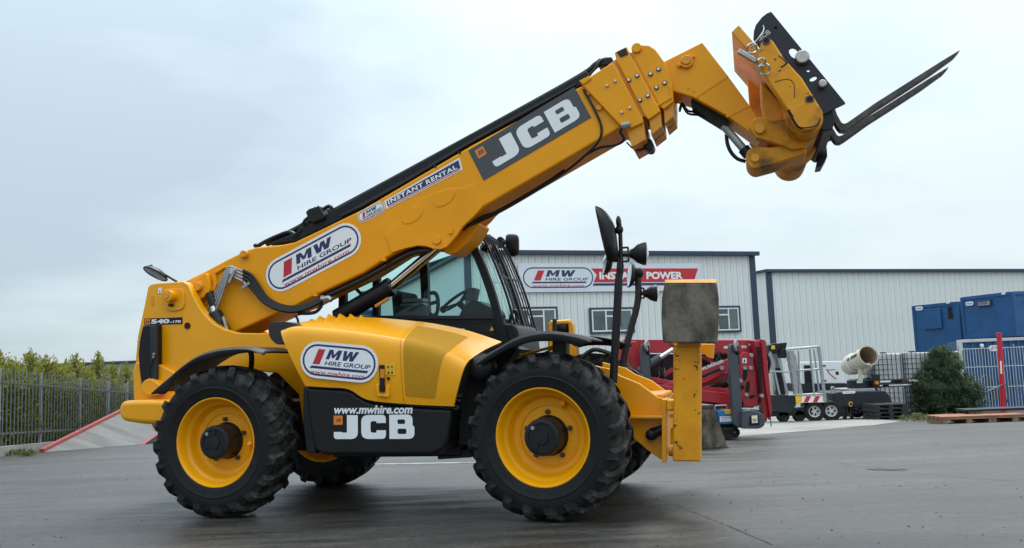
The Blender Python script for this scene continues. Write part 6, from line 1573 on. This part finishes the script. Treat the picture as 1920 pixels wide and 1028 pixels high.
# ---- wire fence panel, red post and pallets in front of the container
_c = AT(1885, 768, 27.4); Fe = Fr((_c.x, _c.y, g(27.4)), -.12)
fn = thing('wire_fence', 'temporary galvanised wire mesh fence panel standing before the blue container', 'fence', Fe.O, Fe.rz)
x0, x1 = Fe.U(1806, 760)[0], Fe.U(1990, 760)[0]; zt_ = Fe.U(1850, 652)[1]
wv = MB().tube([(0, 0, .08), (0, 0, zt_)], .009, 4).mesh('vertical_wire', 'tank_white')
nw = 34
for k in range(nw): inst('vertical_wire', wv, fn, (x0 + (x1 - x0) * k / (nw - 1), 0, 0))
for z in (.12, zt_ * .38, zt_ * .7, zt_ - .02): MB().tube([(x0, 0, z), (x1, 0, z)], .010, 5).build('cross_wire', 'tank_white', fn)
for px in (1806, 1910): xx = Fe.U(px, 755)[0]; MB().tube([(xx, -.02, 0), (xx, -.02, zt_ + .08)], .022, 8).build('fence_post', 'galvanised', fn)
Rp = on(1882, 772, 0.0); p0_ = Rp.P(1881, 765, 0); p1_ = Rp.P(1873, 624, 0)
rpst = thing('red_post', 'bright red steel post leaning by the container fence', 'post', Rp.O, 0)
pst = MB().tube([Vector((p0_.x, 0, .0)), Vector((p1_.x, 0, p1_.z))], .075, 16).build('post_tube', 'bright_red', rpst, bevel=.008)
MB().bar(Rp.P(1877.5, 701, -.078), Rp.P(1876.5, 677, -.078), .004, .05).build('post_label', 'white_print', rpst)
MB().tube(catmull([Rp.P(1838, 742, -.1), Rp.P(1850, 736, -.12), Rp.P(1872, 725, -.13), Rp.P(1886, 722, -.13), Rp.P(1890, 735, -.12), Rp.P(1889, 755, -.1)], 5), .022, 8).build('post_hose', 'slate_grey', rpst)
MB().cyl((p0_.x, 0, .06), (p0_.x, 0, .085), .09, 16).build('post_collar', 'tank_white', rpst)
# frame tubes leaning behind the bush
Ft = on(1850, 772, 0.0)
tf = thing('tube_frame', 'tangle of thin dark grey bent steel tubes leaning between bush and red post', 'scrap', Ft.O, 0)
for pts in ([(1845, 703), (1856, 720), (1866, 745), (1876, 762)], [(1850, 702), (1860, 716), (1872, 742), (1882, 760)], [(1835, 715), (1848, 705), (1858, 725), (1864, 768)], [(1850, 735), (1866, 730), (1884, 724)], [(1838, 735), (1850, 752), (1852, 770)]):
    MB().tube(catmull([Ft.P(a_, b2_, .25) for a_, b2_ in pts], 4), .022, 7).build('bent_tube', 'slate_grey', tf)
# timber pallets with orange boards
Pw = on(1850, 791, -.03)
def pallet(px, label, n=4):
    c = Pw.U(px, 788)[0]
    t_ = thing('timber_pallet', label, 'pallet', Pw.O + Pw.u * c, Pw.rz, 'timber pallets along the yard edge')
    for q in (-.5, 0, .5): MB().box((q - .06, -.4, 0), (q + .06, .4, .10)).build('block', 'wood', t_, bevel=.006)
    for q in range(4): MB().box((-.58, -.4 + .21 * q, .10), (.58, -.27 + .21 * q, .125)).build('deck_board', 'wood', t_, bevel=.004)
pallet(1801, 'weathered timber pallet lying in front of the bush'); pallet(1886, 'weathered timber pallet lying under the red post')
for q, lab in ((((1766, 776), (1848, 775)), 'long orange board laid across the pallets in front of the bush'), (((1850, 774), (1925, 771)), 'wider orange board laid on the pallets below the red post')):
    a = Pw.P(*q[0], -.42); b_ = Pw.P(*q[1], -.42); o = MB().box((0, 0, 0), (b_.x - a.x, .75, .04)).build('orange_board', 'orange_board', bevel=.006)
    o.location = Pw.O + Pw.u * a.x + Pw.n * -.40 + Vector((0, 0, .128)); o.rotation_euler = (0, 0, Pw.rz); tag(o, lab, 'board', 'orange boards')
o = MB().box((0, 0, 0), (.9, .4, .05)).build('orange_board', 'orange_board', bevel=.006); o.location = G(1735, 784) ; tag(o, 'short thin orange board lying on the ground at the foot of the bush', 'board', 'orange boards')
Bt = on(1880, 775, 0.0); o = MB().box((-.75, 0, 0), (1.2, .5, .05)).build('dark_sheet', 'black_metal', bevel=.01); o.location = Pw.O + Pw.u * Pw.U(1885, 780)[0] + Vector((0, .15, .215)); tag(o, 'flat dark steel sheet lying on the orange boards', 'sheet')

# ================================================================== PLANTS
def tuft_mesh(name, pts, m):
    return None
FA0 = Vector((-12.7, 23.5, 0)); FDIR = Vector((-0.177, 1.0, 0)).normalized()     # the fence runs away along the ramp
def fence_at(px, off=0.0):
    """point on the fence line (moved off to its left) that a pixel column shows"""
    r = ray(px, 740); r = Vector((r.x / r.y, 1.0)); o = FA0 + Vector((-off, 0, 0))
    k = (o.x - FDIR.x / FDIR.y * o.y) / (r.x - FDIR.x / FDIR.y)
    return Vector((r.x * k, k, g(k)))
def spray(mb, p, d, s_, rnd, w=.16):
    x, y, _d = basis(d); ang = rnd.uniform(0, PI); wv_ = x * math.cos(ang) + y * math.sin(ang); w_ = s_ * w
    mb.add([p - wv_ * w_ * .4, p + wv_ * w_ * .4, p + d * s_ * .55 + wv_ * w_, p + d * s_, p + d * s_ * .55 - wv_ * w_], [(0, 1, 2, 3, 4)])
    for sg in (-1, 1):
        e = p + d * s_ * .35; d2 = (d + wv_ * sg * .9).normalized()
        mb.add([e, e + d2 * s_ * .5 + d * .01, e + d2 * s_ * .25 - d * .012], [(0, 1, 2)])
def conifer(base, ht, rad, rnd, label, group):
    t = thing('conifer', label, 'tree', base, rnd.uniform(0, 6), group)
    MB().tube([(0, 0, 0), (.01, .0, ht * .5), (0, 0.01, ht * .97)], [.05, .03, .005], 6).build('trunk', 'bark', t)
    body, tip, wood = MB(), MB(), MB()
    nb = 46
    for q in range(nb):
        k = (q + rnd.random()) / nb; z0 = ht * (.02 + .86 * k ** 1.1); a = q * 2.39996 + rnd.gauss(0, .3)
        ln = rad * (1.15 if k < .5 else max(.12, 1.15 - 1.9 * (k - .5))) * rnd.uniform(.65, 1.3)
        rise = rnd.uniform(.35, .9) + .9 * k
        pts = [Vector((0, 0, z0)), Vector((math.cos(a) * ln * .6, math.sin(a) * ln * .6, z0 + ln * rise * .35)), Vector((math.cos(a) * ln, math.sin(a) * ln, z0 + ln * rise))]
        wood.tube(pts, [.014, .009, .003], 4)
        cv = catmull(pts, 5); m = 70 if k < .6 else 44
        for j in range(m):
            f = rnd.random() ** .6; i = min(int(f * (len(cv) - 1)), len(cv) - 2)
            p = cv[i].lerp(cv[i + 1], f * (len(cv) - 1) - i) + Vector((rnd.gauss(0, .05), rnd.gauss(0, .05), rnd.gauss(0, .05)))
            d = (cv[-1] - cv[0]).normalized() + Vector((rnd.gauss(0, .5), rnd.gauss(0, .5), rnd.gauss(.35, .5)))
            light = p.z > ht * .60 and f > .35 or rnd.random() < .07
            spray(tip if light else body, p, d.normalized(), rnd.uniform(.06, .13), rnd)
    for j in range(90):                                           # the leader and its wisps
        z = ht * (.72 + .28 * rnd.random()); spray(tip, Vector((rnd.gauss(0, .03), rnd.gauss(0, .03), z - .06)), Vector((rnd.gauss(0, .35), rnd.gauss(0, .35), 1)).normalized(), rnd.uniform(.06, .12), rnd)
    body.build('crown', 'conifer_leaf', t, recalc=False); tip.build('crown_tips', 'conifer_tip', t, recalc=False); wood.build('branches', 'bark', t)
    return t
rnd = random.Random(21)
spec = [(-6, 652, 'spiky conifer at the far left end of the hedge, cut by the picture edge'), (16, 672, 'low bushy conifer just left of the tallest spike in the hedge'), (56, 651, 'tallest yellow green conifer spike, behind the first fence post'),
        (86, 664, 'yellow green conifer with thin twigs just right of the tallest spike'), (105, 678, 'rounded low conifer left of the middle fence post'), (122, 672, 'slim conifer left of the wispy one by the middle fence post'), (143, 660, 'conifer with wispy pale shoots near the middle fence post'),
        (184, 655, 'pointed conifer spike nearest the yellow tail of the machine'), (163, 684, 'low conifer between the wispy one and the pointed spike'), (212, 676, 'low conifer just left of the yellow rear counterweight'), (236, 677, 'conifer partly hidden by the yellow rear counterweight'), (262, 674, 'conifer hidden behind the machine tail')]
for i, (px, py, lab) in enumerate(spec):
    b0 = fence_at(px, .75); r_ = ray(px, py); top = CAM + r_ * (b0.y / r_.y)
    conifer(b0, top.z - b0.z, rnd.uniform(.42, .62), rnd, lab, 'conifers behind the left fence')
# hedge growth filling between the conifers
mb = MB()
for _ in range(900):
    b0 = fence_at(rnd.uniform(-40, 290), rnd.uniform(.35, 1.3)); zt = rnd.uniform(.05, 1.72) if rnd.random() < .8 else rnd.uniform(1.5, 2.05)
    c = b0 + Vector((0, 0, zt))
    for q in range(26):
        p = c + Vector((rnd.gauss(0, .13), rnd.gauss(0, .2), rnd.gauss(0, .13)))
        if p.x > b0.x + .3: continue
        spray(mb, p, Vector((rnd.gauss(0, .6), rnd.gauss(0, .6), rnd.gauss(.6, .5))).normalized(), rnd.uniform(.07, .13), rnd, .2)
tag(mb.build('hedge_undergrowth', 'conifer_leaf', recalc=False), kind='stuff')

# ---- dense dark green bush on the right
Bu = on(1790, 780, 0.0)
bu = thing('bush', 'dense dark green conifer bush with two humps in front of the caged tanks', 'bush', Bu.O + Vector((0, .3, 0)), 0)
rnd = random.Random(9)
mb = MB(); br2 = MB()
def blob(px, py): return Bu.P(px, py, 0)
cl = []
hump = [(1775, 665, 14), (1768, 680, 20), (1790, 682, 22), (1758, 704, 18), (1780, 702, 24), (1800, 706, 21), (1748, 722, 22), (1770, 726, 28), (1798, 728, 28), (1822, 722, 20), (1745, 746, 20), (1765, 750, 28), (1792, 752, 28), (1818, 748, 26), (1838, 742, 20), (1828, 726, 14), (1748, 764, 18), (1775, 766, 24), (1805, 768, 24), (1832, 762, 20), (1848, 756, 14), (1782, 659, 8), (1738, 740, 10), (1733, 760, 11), (1846, 734, 8), (1794, 672, 11), (1762, 688, 11)]
ppm = F_PX / Bu.O.y
for (px, py, r) in hump:
    c = blob(px, py); rr = r / ppm
    for s in range(max(6, int(r * 1.1))):
        a = rnd.uniform(0, 2 * PI); e_ = rnd.uniform(-.6, 1); q = math.sqrt(max(0, 1 - e_ * e_))
        d = Vector((q * math.cos(a), q * math.sin(a), e_))
        p = Vector((c.x, .1, c.z)) + Vector((d.x * rr, d.y * rr * 1.4 - .0, d.z * rr * .9))
        cl.append((p, d))
for (p, d) in cl:
    if p.z < .03: p.z = .05
    for k in range(34):
        dd = (d + Vector((rnd.gauss(0, .55), rnd.gauss(0, .55), rnd.gauss(.15, .5)))).normalized()
        o_ = p + Vector((rnd.gauss(0, .05), rnd.gauss(0, .05), rnd.gauss(0, .045))); s_ = rnd.uniform(.05, .11); x, y, _d = basis(dd); w_ = s_ * .2
        mb.add([o_ - x * w_, o_ + dd * s_ * .6 - y * w_ * .3, o_ + dd * s_, o_ + x * w_], [(0, 1, 2, 3)])
mb.build('crown', 'bush_leaf', bu, recalc=False)
for (px, py, r) in hump[::2]:
    c = blob(px, py); br2.tube([(blob(1788, 780).x, .1, 0), Vector((c.x * .6 + blob(1788, 780).x * .4, .1, c.z * .5)), (c.x, .1, c.z)], [.05, .03, .008], 5)
br2.build('branch', 'bark', bu)
core = MB()
for (px, py, r) in hump[:20]:
    c = blob(px, py); rr = r / ppm * .62; core.ell((c.x, .12, max(rr, c.z)), (rr, rr * 1.1, rr), 8, 6)
core.build('inner_growth', 'bush_leaf', bu)
mb = MB(); 
for _ in range(60): p = G(rnd.uniform(1690, 1860), rnd.uniform(783, 792)); leafy(mb, p + Vector((0, 0, .05)), (.15, .1, .06), 16, .07, rnd, 1.2)
tag(mb.build('grass_tufts', 'weed_leaf', recalc=False), kind='stuff')

# ---- palisade fence on the left
fa0, fb0 = fence_at(-60), fence_at(300)
fdir = math.atan2(FDIR.y, FDIR.x)
Fz = Fr((fa0.x, fa0.y, 0), fdir); flen = (fb0 - fa0).to_2d().length
pf = thing('palisade_fence', 'grey galvanised steel railing fence with upright pales along the left side below conifers', 'fence', Fz.O, Fz.rz)
def gz(x): p = Fz.O + Fz.u * x; return g(p.y) + .12
ztop = lambda x: gz(x) + 1.80
pale = MB().prism([(-.010, 0), (.010, 0), (.010, 1.80), (0, 1.83), (-.010, 1.80)], -.010, .010).mesh('pale', 'fence_steel')
PALE = .235
npl = int(flen / PALE)
for k in range(npl):
    x = k * PALE; inst('pale', pale, pf, (x, 0, gz(x) + .12))
for hgt in (.40, 1.62):
    MB().bar((0, .03, gz(0) + hgt), (flen, .03, gz(flen) + hgt), .04, .045).build('rail', 'fence_steel', pf)
for px in (4, 82, 155, 207, 242):
    x = Fz.U(px, 780)[0]; MB().box((x - .05, .05, gz(x) - .1), (x + .05, .12, gz(x) + 1.95)).build('post', 'galvanised', pf, bevel=.006)
mb = MB(); mb.box((-2, -.12, -.0), (flen, .22, .0)); 
m_ = MB(); m_.add([(-2, -.12, gz(-2) - .3), (-2, -.12, gz(-2) + .10), (flen, -.12, gz(flen) + .10), (flen, -.12, gz(flen) - .3), (-2, .25, gz(-2) - .3), (-2, .25, gz(-2) + .10), (flen, .25, gz(flen) + .10), (flen, .25, gz(flen) - .3)], [(0, 1, 2, 3), (7, 6, 5, 4), (1, 5, 6, 2), (0, 4, 5, 1), (3, 2, 6, 7)])
o = m_.build('fence_plinth', 'concrete', pf)
ob = on(64, 824, 0.0); o = MB().box((-.2, .6, 0), (.22, .9, .42)).build('concrete_block', 'concrete', bevel=.02); o.location = ob.O + Vector((0, .0, .0)); tag(o, 'small pale concrete block standing behind the railing fence', 'block')
